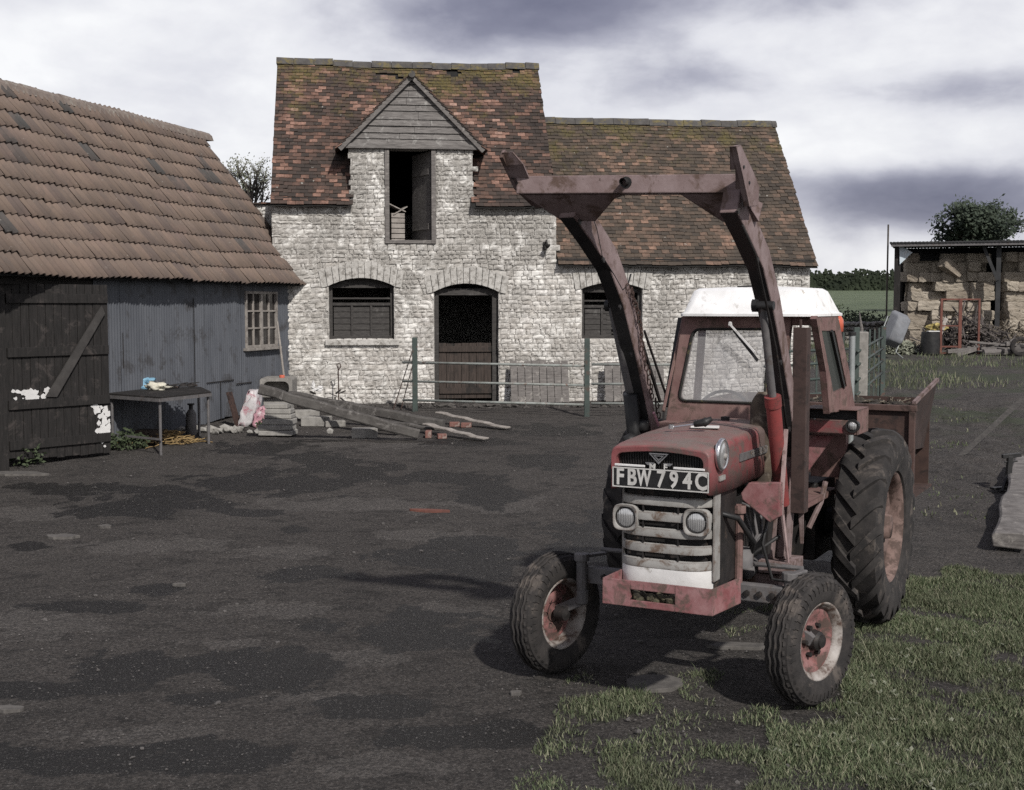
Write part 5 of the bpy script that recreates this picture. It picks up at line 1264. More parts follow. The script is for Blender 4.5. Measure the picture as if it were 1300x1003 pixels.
# hurdles behind the tractor
yH = 21.; hA = atY(985, 440, yH); hB = atY(1087, 440, yH+1.); gz = g(yH)
zsH = [atY(1040, y, yH).z-gz for y in (405+18, 441, 461, 480)]
gate('green_hurdle', (hA.x, hA.y, 0), (hB.x, hB.y, 0), [z for z in zsH], 'green metal hurdle seen through the open cab side', 'hurdle', M['greenpaint'], posts=(.25, 1), ph=zsH[0]+.08, nv=5)
hC = atY(1121, 440, 26.5)
gate('green_hurdle', (hB.x+.05, hB.y, 0), (hC.x, hC.y, 0), [z-.02 for z in zsH[0:4]], 'green metal hurdle angled back to the right of the grey posts', 'hurdle', M['greenpaint'], posts=(1,), ph=zsH[0], nv=4)
p = atY(1091, 500, yH+1.3); o = empty('concrete_post', Vector((p.x, p.y, g(p.y))), 'pale weathered post beside the green hurdles behind the tractor', 'post')
w = MB(); zz = atY(1091, 421, p.y).z-g(p.y); w.box(-.12, .12, -.1, .1, -.1, zz); w.build('shaft', M['concrete'], o, bev=.02)
for x in (): pass
# grey boards leaning on barn wall
def lean_boards(px0, px1, pyt, pyb, n, label):
    a, b = SB.U(px0, pyb, 1, -.45), SB.U(px1, pyt, 1, -.2); W_ = b.x-a.x; zg_ = GS*a.x
    fr = Frame(SB.M @ Vector((a.x, -.42, zg_)), SB.rz+rnd(-.02, .02)); o = empty('plank_panel', fr, label, 'panel'); h = b.z-zg_
    w = MB()
    for i in range(n):
        t = rnd(-.03, .03); w.box(W_*i/n+.006, W_*(i+1)/n-.006, 0, .02, 0, h+t, Matrix.Rotation(math.radians(-13), 4, 'X'))
    w.build('boards', M['greywood'], o, bev=.003)
    w = MB()
    for z in (.15, h-.2): w.box(0, W_, .022, .045, z, z+.08, Matrix.Rotation(math.radians(-13), 4, 'X'))
    w.build('batten', M['greywood'], o)
lean_boards(649, 721, 457, 514, 8, 'wide grey plank panel leaning on barn wall right of the dark doorway')
lean_boards(769, 797, 459, 515, 3, 'narrow grey board panel leaning on barn wall beneath the right window')
lean_boards(822, 842, 462, 515, 2, 'narrow dark board leaning on barn wall just behind the left loader arm')
# ------------------------------------------------------------------ junk by the shed
def gplace(px, py, rz=0.): p = gr(px, py); return Frame(p, rz)
def grz(f, lx, ly): w_ = f.M @ Vector((lx, ly, 0)); return g(w_.y)-f.loc.z
# table
tA = gr(203, 575)
TBL = Frame(tA, LB.rz-.25)
tab = empty('work_table', TBL, 'battered metal framed work table littered with rags beside the barn door', 'table')
p00 = U; 
tf = lambda px, py, z: TBL.U(px, py, 2, z)
zt4 = .85
c4 = [tf(203, 504, zt4), tf(268, 497, zt4), tf(255, 491, zt4), tf(136, 493.5, zt4), tf(138, 499.5, zt4)]
w = MB(); P_ = c4; w.prism([(p.x, p.y) for p in P_], zt4-.035, zt4, 'XY'); w.build('table_top', M['darkwood'], tab, bev=.004)
w = MB()
for a, b in ((0, 1), (4, 0)): w.beam(P_[a]-Vector((0, 0, .05)), P_[b]-Vector((0, 0, .05)), .025, .05)
w.build('frame_rail', M['greymetal'], tab)
for i in (0, 1, 2, 4):
    p = P_[i].lerp(sum(P_, Vector())/5, .06); w = MB(); w.tube([(p.x, p.y, p.z-.04), (p.x, p.y, grz(TBL, p.x, p.y)-.05)], .022, 8); w.build('leg', M['greymetal'], tab)
w = MB(); a, b = P_[4], P_[0]; w.beam(Vector((a.x, a.y, .22)), Vector((b.x, b.y, .22)), .02, .03); w.build('stretcher', M['greymetal'], tab)
def onworld(px, py, zworld, Yg): return None
def cloth(name, px, py, r, matl, label, cat, seed):
    p = TBL.M @ tf(px, py, zt4+.0); o = empty(name, p, label, cat); w = MB(); w.blob((0, 0, r[2]*.7), r, seed, .7, 3, 2.2); w.build('cloth', matl, o, smooth=True)
cloth('blue_rag', 180, 493, (.20, .16, .10), M['bluecloth'], 'crumpled pale blue rag lying on the work table', 'rag', 3)
cloth('cream_rag', 200, 495, (.15, .12, .07), M['creamcloth'], 'crumpled cream rag to the right of the blue rag on the table', 'rag', 8)
for px, py, lab, sd in ((158, 494, 'flat dark oily scrap near the left end of the table', 1), (215, 493, 'dark lump of scrap right of the cream rag', 2), (240, 491, 'tangled dark scrap on the right end of the table', 3)):
    p = TBL.M @ tf(px, py, zt4); o = empty('metal_scrap', p, lab, 'scrap'); w = MB()
    for k in range(5): w.blob((rnd(-.1, .1), rnd(-.1, .1), .025), (.08, .06, .03), sd*9+k, .5, 1); w.beam((rnd(-.15, .1), rnd(-.1, .1), .05), (rnd(-.1, .2), rnd(-.1, .1), .07), .015, .01)
    w.build('scrap', M['darkmetal'], o)
# table stuff underneath
f = gplace(243, 553); o = empty('gas_cylinder', f, 'small grey gas cylinder with a black neck under the table', 'gas cylinder')
w = MB(); w.lathe([(0, .07), (.02, .085), (.36, .085), (.42, .05), (.44, .03)], 20, None, 'Z'); w.build('body', M['greymetal'], o, auto=40); w = MB(); w.lathe([(.43, .035), (.50, .035), (.51, .06), (.53, .06), (.53, .001)], 14, None, 'Z'); w.build('neck', M['black'], o)
f = gplace(213, 562); o = empty('rope_heap', f, 'heap of yellow rope and straw under the table edge', 'rope'); w = MB()
for _ in range(130):
    c_ = Vector((random.gauss(0, .26), random.gauss(0, .2), 0)); h = max(.02, .22-.5*c_.length*rnd(.6, 1)); c_.z = rnd(.0, h); a = rnd(0, 6.28); L = rnd(.08, .2); cv = rnd(-.1, .1)
    dx, dy = math.cos(a), math.sin(a); w.tube([c_+Vector((dx*s_*L-dy*cv*(s_*s_), dy*s_*L+dx*cv*s_*s_, rnd(-.02, .03))) for s_ in (-1, -.3, .4, 1)], .008, 4)
w.build('strand', M['rope'], o)
f = gplace(160, 570, .3); o = empty('weed_clump', f, 'low green weeds growing at the foot of the barn door', 'weeds')
def leafcloud(n, R, h, s_, z0=.0, c=(0, 0)):
    w = MB()
    for _ in range(n):
        a, q_ = rnd(0, 6.28), R*math.sqrt(random.random()); p = Vector((c[0]+q_*math.cos(a), c[1]+q_*math.sin(a)*.6, z0+rnd(0, h)*(1-q_/R*.5))); d = Vector((rnd(-1, 1), rnd(-1, 1), rnd(-.3, 1))).normalized(); e = d.orthogonal().normalized(); ss = s_*rnd(.6, 1.3)
        w.add([p, p+d*ss*.5+e*ss*.3, p+d*ss, p+d*ss*.5-e*ss*.3], [(0,1,2,3)])
    return w
leafcloud(420, .34, .34, .07).build('leaves', M['leaf'], o)
for px, py, rr, lab in ((340, 545, .14, 'small weed growing by the block stack'), (365, 512, .18, 'weeds sprouting inside the grey trough'), (1105, 472, .3, 'green weeds by the angled hurdle'), (1165, 440, .5, 'weeds around the dark drum by the barn'), (20, 590, .3, 'short weeds at the foot of the left door post'), (935, 318, 0, '')):
    if not rr: continue
    f = gplace(px, py); o = empty('weed_clump', f, lab, 'weeds'); leafcloud(int(240), rr*1.3, rr*1.6, .05+rr*.06).build('leaves', M['leaf'], o)
f = gplace(190, 563); o = empty('timber_block', f, 'dark timber block in the shade beneath the table', 'block'); w = MB(); w.box(-.2, .2, -.12, .12, 0, .22); w.build('block', M['brownwood'], o, bev=.01)
# sacks against the shed
def sack(px, py, rx, rz_, hgt, matl, label, seed, tilt):
    f = gplace(px, py, LB.rz+rz_); o = empty('plastic_sack', f, label, 'sack'); import bmesh
    bm = bmesh.new(); bmesh.ops.create_cube(bm, size=1.); bmesh.ops.subdivide_edges(bm, edges=bm.edges, cuts=7, use_grid_fill=True)
    for v in bm.verts:
        x, y, z = v.co; k = (1-(2*x)**4*.25)*(1-(2*z)**4*.2); n_ = mn.noise(Vector((x*4+seed, y*4, z*5)))*.14+mn.noise(Vector((x*11+seed, y*9, z*12)))*.06
        X_, Z_ = x*rx*(.93+.1*k), (z+.5)*hgt; Y_ = y*.22*k*(1.2-.5*z)+n_*.35; v.co = Vector((X_+n_*.2, Y_+tilt*Z_, Z_+n_*.15))
    me = bpy.data.meshes.new('bag'); bm.to_mesh(me); bm.free(); me.materials.append(matl)
    for p_ in me.polygons: p_.use_smooth = True
    b = bpy.data.objects.new('bag', me); COL.objects.link(b); b.parent = o
sack(314, 540, .42, .2, .62, M['sackwhite'], 'white plastic feed sack propped against the grey shed wall', 2, -.25)
sack(332, 541, .34, .1, .34, M['sackpink'], 'crumpled pink sack slumped in front of the white one', 9, -.2)
f = gplace(303, 541, LB.rz); o = empty('leaning_board', f, 'dark brown board leaning behind the white sack', 'board'); w = MB(); w.box(-.08, .1, 0, .025, 0, .62, Matrix.Rotation(math.radians(-16), 4, 'X')); w.build('board', M['rust'], o)
# leaning stick
a = gr(367, 531); zt5 = atY(352, 408, a.y+.05)
o = empty('leaning_pole', a, 'pale pole leaning on the shed wall below the window', 'pole'); w = MB(); w.tube([(0, 0, -.02), zt5-a], [.024, .018], 8); w.build('pole', M['lightwood'], o)
# stone trough / grey hollow block with orange cup
tz = gr(350, 534); TR = Frame(tz, .05)
o = empty('stone_trough', TR, 'grey hollow box shaped trough lying on its side by shed corner', 'trough')
t0, t1 = TR.U(330, 503, 1, 0), TR.U(371, 480, 1, 0); w = MB(); n = 24
def rr_(x0, x1, z0, z1, r):
    out = []
    for cx, cz, a0 in ((x1-r, z1-r, 0), (x0+r, z1-r, .5*math.pi), (x0+r, z0+r, math.pi), (x1-r, z0+r, 1.5*math.pi)):
        for k in range(6): a = a0+k/5*math.pi/2; out.append((cx+r*math.cos(a), cz+r*math.sin(a)))
    return out
o1, i1 = rr_(t0.x, t1.x, t0.z-.02, t1.z, .05), rr_(t0.x+.06, t1.x-.06, t0.z+.03, t1.z-.06, .1); vs = []
for pr_, y in ((o1, 0), (i1, 0), (i1, .3), (o1, .7)): vs += [(x, y, z) for x, z in pr_]
w.add(vs, [(j*24+i, j*24+(i+1) % 24, (j+1)*24+(i+1) % 24, (j+1)*24+i) for j in (0, 1) for i in range(24)]+[(i, (i+1) % 24, 72+(i+1) % 24, 72+i) for i in range(24)]+[tuple(range(48, 72)), tuple(range(72, 96))]); w.build('trough', M['concrete'], o)
w = MB(); w.box(t0.x+.05, t1.x-.05, .1, .6, 0, t0.z-.02); w.build('support', M['stonepale'], o)
p = TR.M @ TR.U(358, 481, 1, .12); o = empty('orange_cup', p, 'small orange pot standing on the grey trough', 'pot'); w = MB(); w.lathe([(-.02, .04), (.06, .052), (.07, .045), (.04, .001)], 16, None, 'Z'); w.build('pot', M['orange'], o, smooth=True)
# block stack
def slab_stack(px, py, n, w0, label):
    f = gplace(px, py, rnd(-.2, .2)); o = empty('block_stack', f, label, 'stacked blocks'); z = 0
    for i in range(n):
        h = rnd(.075, .1); ww = w0*(1-.07*i)*rnd(.93, 1.05); w = MB(); dx = rnd(-.03, .03); w.box(-ww/2+dx, ww/2+dx, -ww*.33, ww*.33, z, z+h-.006, Matrix.Rotation(rnd(-.08, .08), 4, 'Z')); b = w.build('stone_block', M['stonepale'], o, bev=.014); z += h
    return f, z
fS, zS = slab_stack(354, 552, 6, .58, 'stack of pale flat stones carrying the front beam')
def block(px, py, sx, sy, sz, m_, label, rz=0., name='stone_block', cat='block', group=None):
    f = gplace(px, py, rz); o = empty(name, f, label, cat, group); w = MB(); w.box(-sx/2, sx/2, -sy/2, sy/2, -.01, sz); w.build('block', m_, o, bev=min(.012, sz*.12)); return o
block(463, 555, .42, .22, .15, M['stonepale'], 'single pale stone block lying under the middle of the front beam', .1)
block(402, 540, .5, .25, .16, M['stonepale'], 'pale block behind the front beam near the stone stack', -.1)
block(425, 541, .35, .2, .1, M['concrete'], 'low concrete lump in the shadow between the two beams', .3)
block(389, 530, .45, .3, .14, M['stonepale'], 'pale block lying between trough and long beams', .3)
block(577, 541, .18, .1, .075, M['brick'], 'red brick under the rear beam end, left of its pair', .1, 'red_brick', 'brick')
block(592, 542, .18, .1, .075, M['brick'], 'red brick under the rear beam end, right of its pair', -.1, 'red_brick', 'brick')
block(544, 555, .10, .2, .11, M['brick'], 'red brick standing under the front beam end', .0, 'red_brick', 'brick')
block(561, 556, .15, .12, .07, M['brick'], 'dull red brick right of the upright one by the front beam', .2, 'red_brick', 'brick')
# long timbers: endpoints from the photograph, resting on their supports
def timber(p0, z0, p1, z1, wd, ht, matl, label, name='timber_beam', cat='beam'):
    a, b = gr(*p0), gr(*p1); a = Vector((a.x, a.y, a.z+z0)); b = Vector((b.x, b.y, b.z+z1)); o = empty(name, Vector((b.x, b.y, b.z-z1)), label, cat); B0 = o.location
    w = MB(); n = 10; pts_ = [a.lerp(b, i/n)-B0+Vector((0, .012*math.sin(i*1.3), .01*math.sin(i*2.1))) for i in range(n+1)]
    dd_ = (b-a).normalized(); rr2 = dd_.cross(Vector((0, 0, 1))).normalized(); uu2 = rr2.cross(dd_); vs = []
    for i, p in enumerate(pts_):
        for sx_2, su_ in ((-1, -.7), (-.8, -1), (.8, -1), (1, -.7), (1, .7), (.8, 1), (-.8, 1), (-1, .7)):
            vs.append(p+rr2*(sx_2*wd/2*(1+.06*math.sin(i*1.3)))+uu2*(su_*ht/2*(1+.06*math.cos(i*1.7+sx_2))))
    w.add(vs, [(i*8+k, i*8+(k+1) % 8, (i+1)*8+(k+1) % 8, (i+1)*8+k) for i in range(n) for k in range(8)]+[tuple(range(8)), tuple(range(n*8+7, n*8-1, -1))])
    w.build('timber', matl, o, bev=.006); return o
bw_ = mat('weathered_beam', (.10,.092,.084), (.045,.04,.037), 4, (.16,.148,.137), .58, 4, .95, bump=.8, bsc=20, bd=.01)
timber((330, 560), zS+.30, (532, 559), .09, .15, .155, bw_, 'heavy weathered beam in front, left end propped on the stone stack')
timber((368, 536), .48, (563, 546), .09, .15, .155, bw_, 'heavy weathered beam lying behind the front one')
timber((540, 551), .17, (617, 559), .02, .16, .03, M['lightwood'], 'thin pale plank end poking out from the front beam', 'thin_plank', 'plank')
timber((556, 537), .19, (645, 545), .02, .16, .03, M['lightwood'], 'thin pale plank end poking out from the rear beam', 'thin_plank', 'plank')
timber((430, 545), .25, (560, 550), .06, .12, .05, bw_, 'flat dark plank squeezed between the two heavy beams', 'thin_plank', 'plank')
timber((395, 540), .36, (505, 553), .06, .10, .09, bw_, 'slim dark beam lying just beyond the front beam', 'slim_beam', 'beam')
timber((378, 560), .02, (572, 561), .02, .03, .02, M['darkmetal'], 'long thin dark rod lying on the ground before the beams', 'iron_rod', 'rod')
f = gplace(400, 498); 
a = gr(430, 515); o = empty('iron_stake', a, 'thin iron stake with loop top standing by the barn wall', 'stake'); w = MB(); w.tube([(0, 0, -.05), (0, 0, .72), (-.03, 0, .82), (.03, 0, .86), (.05, 0, .78), (0, 0, .72)], .012, 6); w.build('stake', M['rust'], o)
o = empty('scrap_heap', gr(408, 520), 'tangle of dark scrap and a white rag behind the beams', 'scrap heap'); w = MB()
for _ in range(34): a = Vector((rnd(-.5, .5), rnd(-.2, .3), rnd(0, .35))); w.beam(a, a+Vector((rnd(-.4, .4), rnd(-.2, .2), rnd(-.15, .15))), rnd(.01, .04), rnd(.01, .03))
w.build('scrap', M['darkmetal'], o); w = MB(); w.blob((-.02, -.25, .42), (.10, .06, .04), 5, .8, 2, 2.5); w.blob((-.12, -.22, .50), (.03, .03, .08), 4, .6, 2, 2.5); w.build('white_rag', M['white'], o)
o = empty('rubble_pile', gr(282, 549), 'low scatter of grey stones at the foot of the corrugated wall', 'rubble'); w = MB()
for _ in range(45): w.blob((random.gauss(0, .55), random.gauss(.1, .14), rnd(0, .06)), (rnd(.03, .09), rnd(.03, .08), rnd(.02, .06)), rnd(0, 99), .5, 1)
w.build('stones', M['stonepale'], o)
o = empty('rubble_pile', gr(560, 516), 'dark crumbled earth banked along the foot of the barn', 'rubble'); w = MB()
for _ in range(140): w.blob((rnd(-2.8, 6), rnd(-.15, .3), rnd(-.02, .03)), (rnd(.03, .10), rnd(.03, .1), rnd(.02, .05)), rnd(0, 99), .5, 1)
w.build('stones', mat('wall_foot_earth', (.05,.044,.04), (.09,.082,.075), 9, rough=1), o)
# flat debris on the yard
for px, py, sx, sy, lab in ((78, 681, .42, .2, 'flat pale paving fragment in the left foreground'), (134, 668, .16, .1, 'small pale fragment right of the larger paving piece'), (22, 601, .9, .35, 'large worn concrete slab near the left door'), (228, 742, .12, .05, 'thin pale chip lying in the left middle of the yard'), (545, 648, .5, .12, 'broken reddish strip lying across the middle of the yard'), (940, 762+58, .55, .16, 'pale board fragment under the tractor front'), (830, 868, .42, .4, 'worn concrete patch in the grass before the bumper'), (655, 880, .09, .06, 'small pale stone near the front left tyre'), (14, 900, .2, .1, 'pale stone at the bottom left edge')):
    f = gplace(px, py, rnd(-.3, .3)); o = empty('paving_fragment', f, lab, 'fragment'); n = 11
    pl = [(sx/2*rnd(.7, 1.1)*math.cos(t), sy/2*rnd(.7, 1.1)*math.sin(t)) for t in [q_*2*math.pi/n for q_ in range(n)]]
    w = MB(); w.prism(pl, -.02, .012, 'XY'); w.build('fragment', M['rustred'] if 'reddish' in lab else mat('dusty_fragment', (.12,.11,.10), (.07,.064,.06), 12, rough=1, bump=.6), o, bev=.003)
me_st = []
w = MB()
for _ in range(13000):
    X, Y = rnd(-7, 7), 4.6+18*random.random()**1.4
    if mn.noise(Vector((X*.6, Y*.6, 20))) < .0-rnd(0, .2): continue
    s_ = rnd(.003, .0095)*(2.4 if random.random() < .03 else 1); w.blob((X, Y, g(Y)-.004), (s_, s_*rnd(.6, 1), s_*.6), rnd(0, 99), .3, 1)
tag(w.build('loose_gravel', mat('loose_stones', (.12,.11,.105), (.06,.055,.053), 3, rough=1, bump=0)), 'loose gravel scattered over the yard', kind='stuff')

# ------------------------------------------------------------------ right hand background
YB = 42.8; hb = gr(1200, 443); HB = Frame(Vector((atY(1136, 440, YB).x, YB, g(YB))), math.radians(-18))
ha = empty('hay_barn', HB, 'open sided pole barn with dark flat roof sheltering stacked bales', 'barn')
hz = lambda py, y=0: HB.U(1200, py, 1, y).z
hx_ = lambda px, y=0: HB.U(px, 400, 1, y).x
zr5 = hz(306)-.02
w = MB(); n = 160; L_ = hx_(1420); x0 = hx_(1128)
def roofz(y): return zr5+.015*y
for j, (ya, yb) in enumerate(((-.5, 5.6),)):
    vs = []
    for i in range(n+1):
        x = x0+(L_-x0)*i/n; dz = .010*math.sin(i*2.4); vs += [(x, ya, roofz(ya)+dz), (x, yb, roofz(yb)+dz), (x, ya, roofz(ya)+dz-.05), (x, yb, roofz(yb)+dz-.05)]
    w.add(vs, [(4*i, 4*i+4, 4*i+5, 4*i+1) for i in range(n)]+[(4*i+2, 4*i+3, 4*i+7, 4*i+6) for i in range(n)]+[(4*i, 4*i+2, 4*i+6, 4*i+4) for i in range(n)])
w.build('roof_sheets', M['tin'], ha)
w = MB(); w.box(x0+.05, L_, -.46, -.40, zr5-.16, zr5-.03); w.build('eaves_beam', M['greymetal'], ha)
for a, b in ((1134, 1142), (1263, 1269), (1395, 1402)):
    for y in (0, 5.3): w = MB(); w.box(hx_(a), hx_(b), y-.1, y+.1, -.4, zr5-.06); w.build('post', M['darkwood'] if a < 1200 else M['tin'], ha)
w = MB(); w.beam((hx_(1265), -.1, zr5-1.3), (hx_(1245), -.1, zr5-.1), .1, .1); w.build('brace', M['tin'], ha)
w = MB(); w.box(hx_(1134), L_, 5.4, 5.45, -.4, roofz(5.4)-.06); w.box(hx_(1137), hx_(1137)+.04, .1, 7.7, -.3, 1.2+.0*zr5) if False else None; w.build('back_wall', M['tin'], ha)
# bales
bales = []
def bale_mesh(seed):
    import bmesh
    bm = bmesh.new(); bmesh.ops.create_cube(bm, size=1.); bmesh.ops.subdivide_edges(bm, edges=bm.edges, cuts=5, use_grid_fill=True)
    for v in bm.verts:
        x, y, z = v.co; e = max(abs(x), .0); rd = 1-.10*((abs(2*x))**6+(abs(2*z))**6+(abs(2*y))**6)/3
        n_ = mn.noise(Vector((x*3+seed*9, y*3, z*3)))*.025+mn.noise(Vector((x*9+seed*9, y*9, z*9)))*.022
        gr_ = -.015 if abs(abs(x)-.17) < .06 else 0
        v.co = Vector((x*.82*rd+n_, y*.42*(rd+gr_*2)+n_, (z*.34)*(rd+gr_*2)+n_*.7))
    me = bpy.data.meshes.new('straw_bale'); bm.to_mesh(me); bm.free(); me.materials.append(M['bale']); return me
BM = [bale_mesh(i) for i in range(5)]
def add_bale(x, y, z, rz, rx=0, ry=0, label=None, group='straw bales stacked in the pole barn'):
    o = bpy.data.objects.new('straw_bale', random.choice(BM)); COL.objects.link(o); o.location = HB.M @ Vector((x, y, z)); o.rotation_euler = (rx, ry, rz)
    tag(o, label or 'weathered tan straw bale stacked in the pole barn', 'straw bale', group); return o
for bx_a, bx_b, ztop in ((1144, 1254, hz(326)), (1272, 1330, hz(322))):
    z = .16; row = 0
    while z < ztop:
        x = hx_(bx_a)+rnd(0, .2); end = hx_(bx_b)-(.0 if bx_a > 1200 else .25*max(0, (z-1.8)))
        while x < end:
            on_end = random.random() < .45
            wd = .38 if on_end else .78
            if not (z > ztop-.5 and random.random() < .3):
                add_bale(x+wd/2, .7+rnd(-.09, .09)+.10*row*.3, z+rnd(-.02, .02), (math.pi/2 if on_end else 0)+rnd(-.08, .08), ry=rnd(-.05, .05))
            x += wd+.01
        z += .325; row += 1
# backing bales as mass behind the front face
bo = MB(); bo.box(hx_(1148), hx_(1252), .82, 5, -.2, hz(330)); bo.box(hx_(1273), hx_(1400), .82, 5, -.2, hz(326))
bo.v = [tuple(HB.M @ Vector(v)) for v in bo.v]; tag(bo.build('straw_mass', M['straw']), 'mass of straw behind the front bales', kind='stuff')
add_bale(hx_(1205), .35, hz(340), .4, ry=.5, label='loose straw bale tipped over on top of the left stack', group=None)
# loose straw slope in front of bales
# small white paper/blue triangle sign on barn post
p = HB.M @ Vector((hx_(1141), -.16, hz(322))); o = empty('pale_sheet', p, 'small pale blue sheet hanging on the hay barn corner post', 'sheet'); w = MB(); w.prism([(-.02, .3), (.42, .05), (.0, -.35)], 0, .02); w.build('sheet', mat('pale_blue_sheet', (.35,.45,.52), (.5,.52,.55), 9), o)
# pole above barn
p = HB.M @ Vector((hx_(1127)-.05, .3, 0)); o = empty('tall_pole', p, 'thin pole rising above the left corner of the hay barn', 'pole'); w = MB(); w.tube([(0, 0, 0), (0, 0, hz(283))], .03, 8); w.build('pole', M['bark'], o)
# tree
def tree(name, base, hgt, crw, crh, cz, nleaf, ls, leafm, label, nb=16, seed=1, dens=.0):
    random.seed(seed); o = empty(name, base, label, 'tree' if hgt > 4 else 'bush'); w = MB(); tips = []
    w.tube([(0, 0, -.3), (.05, .02, cz*.5), (0, 0, cz)], [hgt*.035, hgt*.025, hgt*.018], 8)
    for i in range(nb):
        a = rnd(0, 6.28); e = rnd(.1, 1.2); L = rnd(.55, 1.)
        t = Vector((math.cos(a)*math.cos(e)*crw*L, math.sin(a)*math.cos(e)*crw*L, cz+math.sin(e)*crh*L*1.25-.2*crh)); s_ = Vector((0, 0, cz*rnd(.6, 1.)))
        m_ = s_.lerp(t, .5)+Vector((rnd(-.2, .2), rnd(-.2, .2), rnd(0, .3)))*crw*.3; w.tube([s_, m_, t], [hgt*.012, hgt*.007, hgt*.003], 5); tips += [t, m_.lerp(t, .5), m_]
        for _ in range(3):
            t2 = t+Vector((rnd(-1, 1), rnd(-1, 1), rnd(-.6, 1)))*crw*.3; w.tube([m_.lerp(t, .6), t2], [hgt*.005, hgt*.002], 4); tips.append(t2)
    w.build('trunk', M['bark'], o)
    w = MB(); rc = crw*.22
    for _ in range(nleaf):
        c_ = random.choice(tips); p = c_+Vector((random.gauss(0, rc*.5), random.gauss(0, rc*.5), random.gauss(0, rc*.42)))
        d = Vector((rnd(-1, 1), rnd(-1, 1), rnd(-1, 1))).normalized(); e = d.orthogonal().normalized(); ss = ls*rnd(.6, 1.4)
        w.add([p, p+d*ss*.5+e*ss*.35, p+d*ss, p+d*ss*.5-e*ss*.35], [(0,1,2,3)])
    w.build('crown', leafm, o); return o
YT = 74.; tb_ = atY(1236, 440, YT); zc_ = atY(1236, 286, YT).z-g(YT)
tree('tree', Vector((tb_.x, YT, g(YT))), 7.5, 2.2, 1.9, zc_-.7, 9500, .22, M['treeleaf'], 'single leafy tree rising behind the hay barn roof', 22, 5)
YS = 31.; tb_ = atY(318, 300, YS); tree('shrub', Vector((tb_.x, YS, g(YS))), 3.2, .75, .8, atY(318, 240, YS).z-g(YS), 1500, .05, M['twigleaf'], 'thin twiggy shrub between the shed roof and the stone barn', 20, 11)
random.seed(21)
# hedge across the field
YHh = 150.; o = empty('hedge', Vector((40, YHh, g(YHh))), 'long dark hedge along the far side of the pasture', 'hedge'); w = MB()
for _ in range(15000):
    x = rnd(-35, 45); top = 2.15+.45*mn.noise(Vector((x*.25, 0, 3)))+.3*mn.noise(Vector((x*.9, 0, 5))); z = rnd(0, top); y = rnd(-.9, .9)
    p = Vector((x, y, z)); d = Vector((rnd(-1, 1), rnd(-.5, .5), rnd(-1, 1))).normalized(); e = Vector((d.z, 0, -d.x)); ss = rnd(.2, .55)
    w.add([p, p+d*ss*.5+e*ss*.4, p+d*ss, p+d*ss*.5-e*ss*.4], [(0,1,2,3)])
w.build('foliage', M['hedgeleaf'], o); w = MB(); n = 80
for i in range(n):
    x = -35+80*i/n; top = 1.7+.4*mn.noise(Vector((x*.25, 0, 3))); w.box(x, x+1.02, -.6, .6, -.3, top)
w.build('stems', M['hedgeleaf'], o)
# bushes in front of the pasture
for px, py, Y, h, lab, n in ((1062, 410, 47, 1.5, 'bramble bush at the left end of the low wall', 2600), (1105, 408, 49, 1.2, 'low scrubby bush behind the middle of the low wall', 1800), (1143, 440, 40.5, .5, 'nettles growing at the foot of the tipped grey tub', 900)):
    p = atY(px, py, Y); o = empty('bush', Vector((p.x, Y, g(Y))), lab, 'bush'); leafcloud(n, h*1.1, h, .13).build('leaves', M['leaf'] if h > 1 else M['twigleaf'], o)
# low stone wall at field edge
wA, wB = atY(1000, 420, 44.5), atY(1134, 420, 46.5); o = empty('field_wall', Vector((wA.x, wA.y, g(wA.y))), 'low grey stone wall at the edge of the pasture', 'wall')
w = MB(); d = (wB-wA); d.z = 0; n = 46
for i in range(n):
    for j in range(5):
        c_ = d*((i+(j % 2)*.5)/n); c_.z = .08+j*.17+g(wB.y)*.0; w.blob(c_+Vector((0, rnd(-.04, .04), rnd(-.02, .02))), (rnd(.10, .16), .16, rnd(.07, .10)), i*7+j, .4, 1)
w.box(0, d.x, .0, .1, -.3, .75, Matrix.Rotation(math.atan2(d.y, d.x), 4, 'Z')); w.build('stones', M['stonepale'], o)
p = atY(1093, 420, 40.); o = empty('broken_post', Vector((p.x, 40., g(40))), 'grey splintered stump of a post before the low wall', 'post'); w = MB(); zz = atY(1093, 396, 40.).z-g(40.); w.tube([(0.0, 0, -.05), (.02, 0, zz*.6), (-.06, 0, zz)], [.09, .06, .01], 8); w.build('stump', M['greywood'], o)
# tipped grey tub on a frame (barrow)
YW = 38.5; WB = Frame(Vector((atY(1133, 440, YW).x, YW, g(YW))), .15); o = empty('wheelbarrow', WB, 'grey wheelbarrow tipped up on end beside the hay barn', 'wheelbarrow')
cw = WB.U(1136, 418, 1, 0)
RM = Matrix.Translation(cw) @ Matrix.Rotation(math.radians(22), 4, 'Y')
hw1, hw2 = .30, .52; w = MB(); n = 24
rg = []
for s_, y in ((1., -.02), (1.03, 0), (.98, .03), (.8, .32), (.7, .36)):
    rg.append([(x*s_, y, z*s_) for x, z in rr_(-hw1, hw1, -hw2, hw2, .12)])
rg2 = [[(x*.96, .02, z*.96) for x, z in rr_(-hw1, hw1, -hw2, hw2, .12)]]
vs = [RM @ Vector((x, -y, z)) for r in rg for (x, y, z) in r]
w.add(vs, [(j*n+i, j*n+(i+1) % n, (j+1)*n+(i+1) % n, (j+1)*n+i) for j in range(4) for i in range(n)]+[tuple(range(4*n, 5*n)), tuple(range(n))]); w.build('tub', M['seatgrey'], o, auto=40)
w = MB(); q0 = RM @ Vector((-.30, .0, -.55)); q1 = RM @ Vector((.30, .0, -.6))
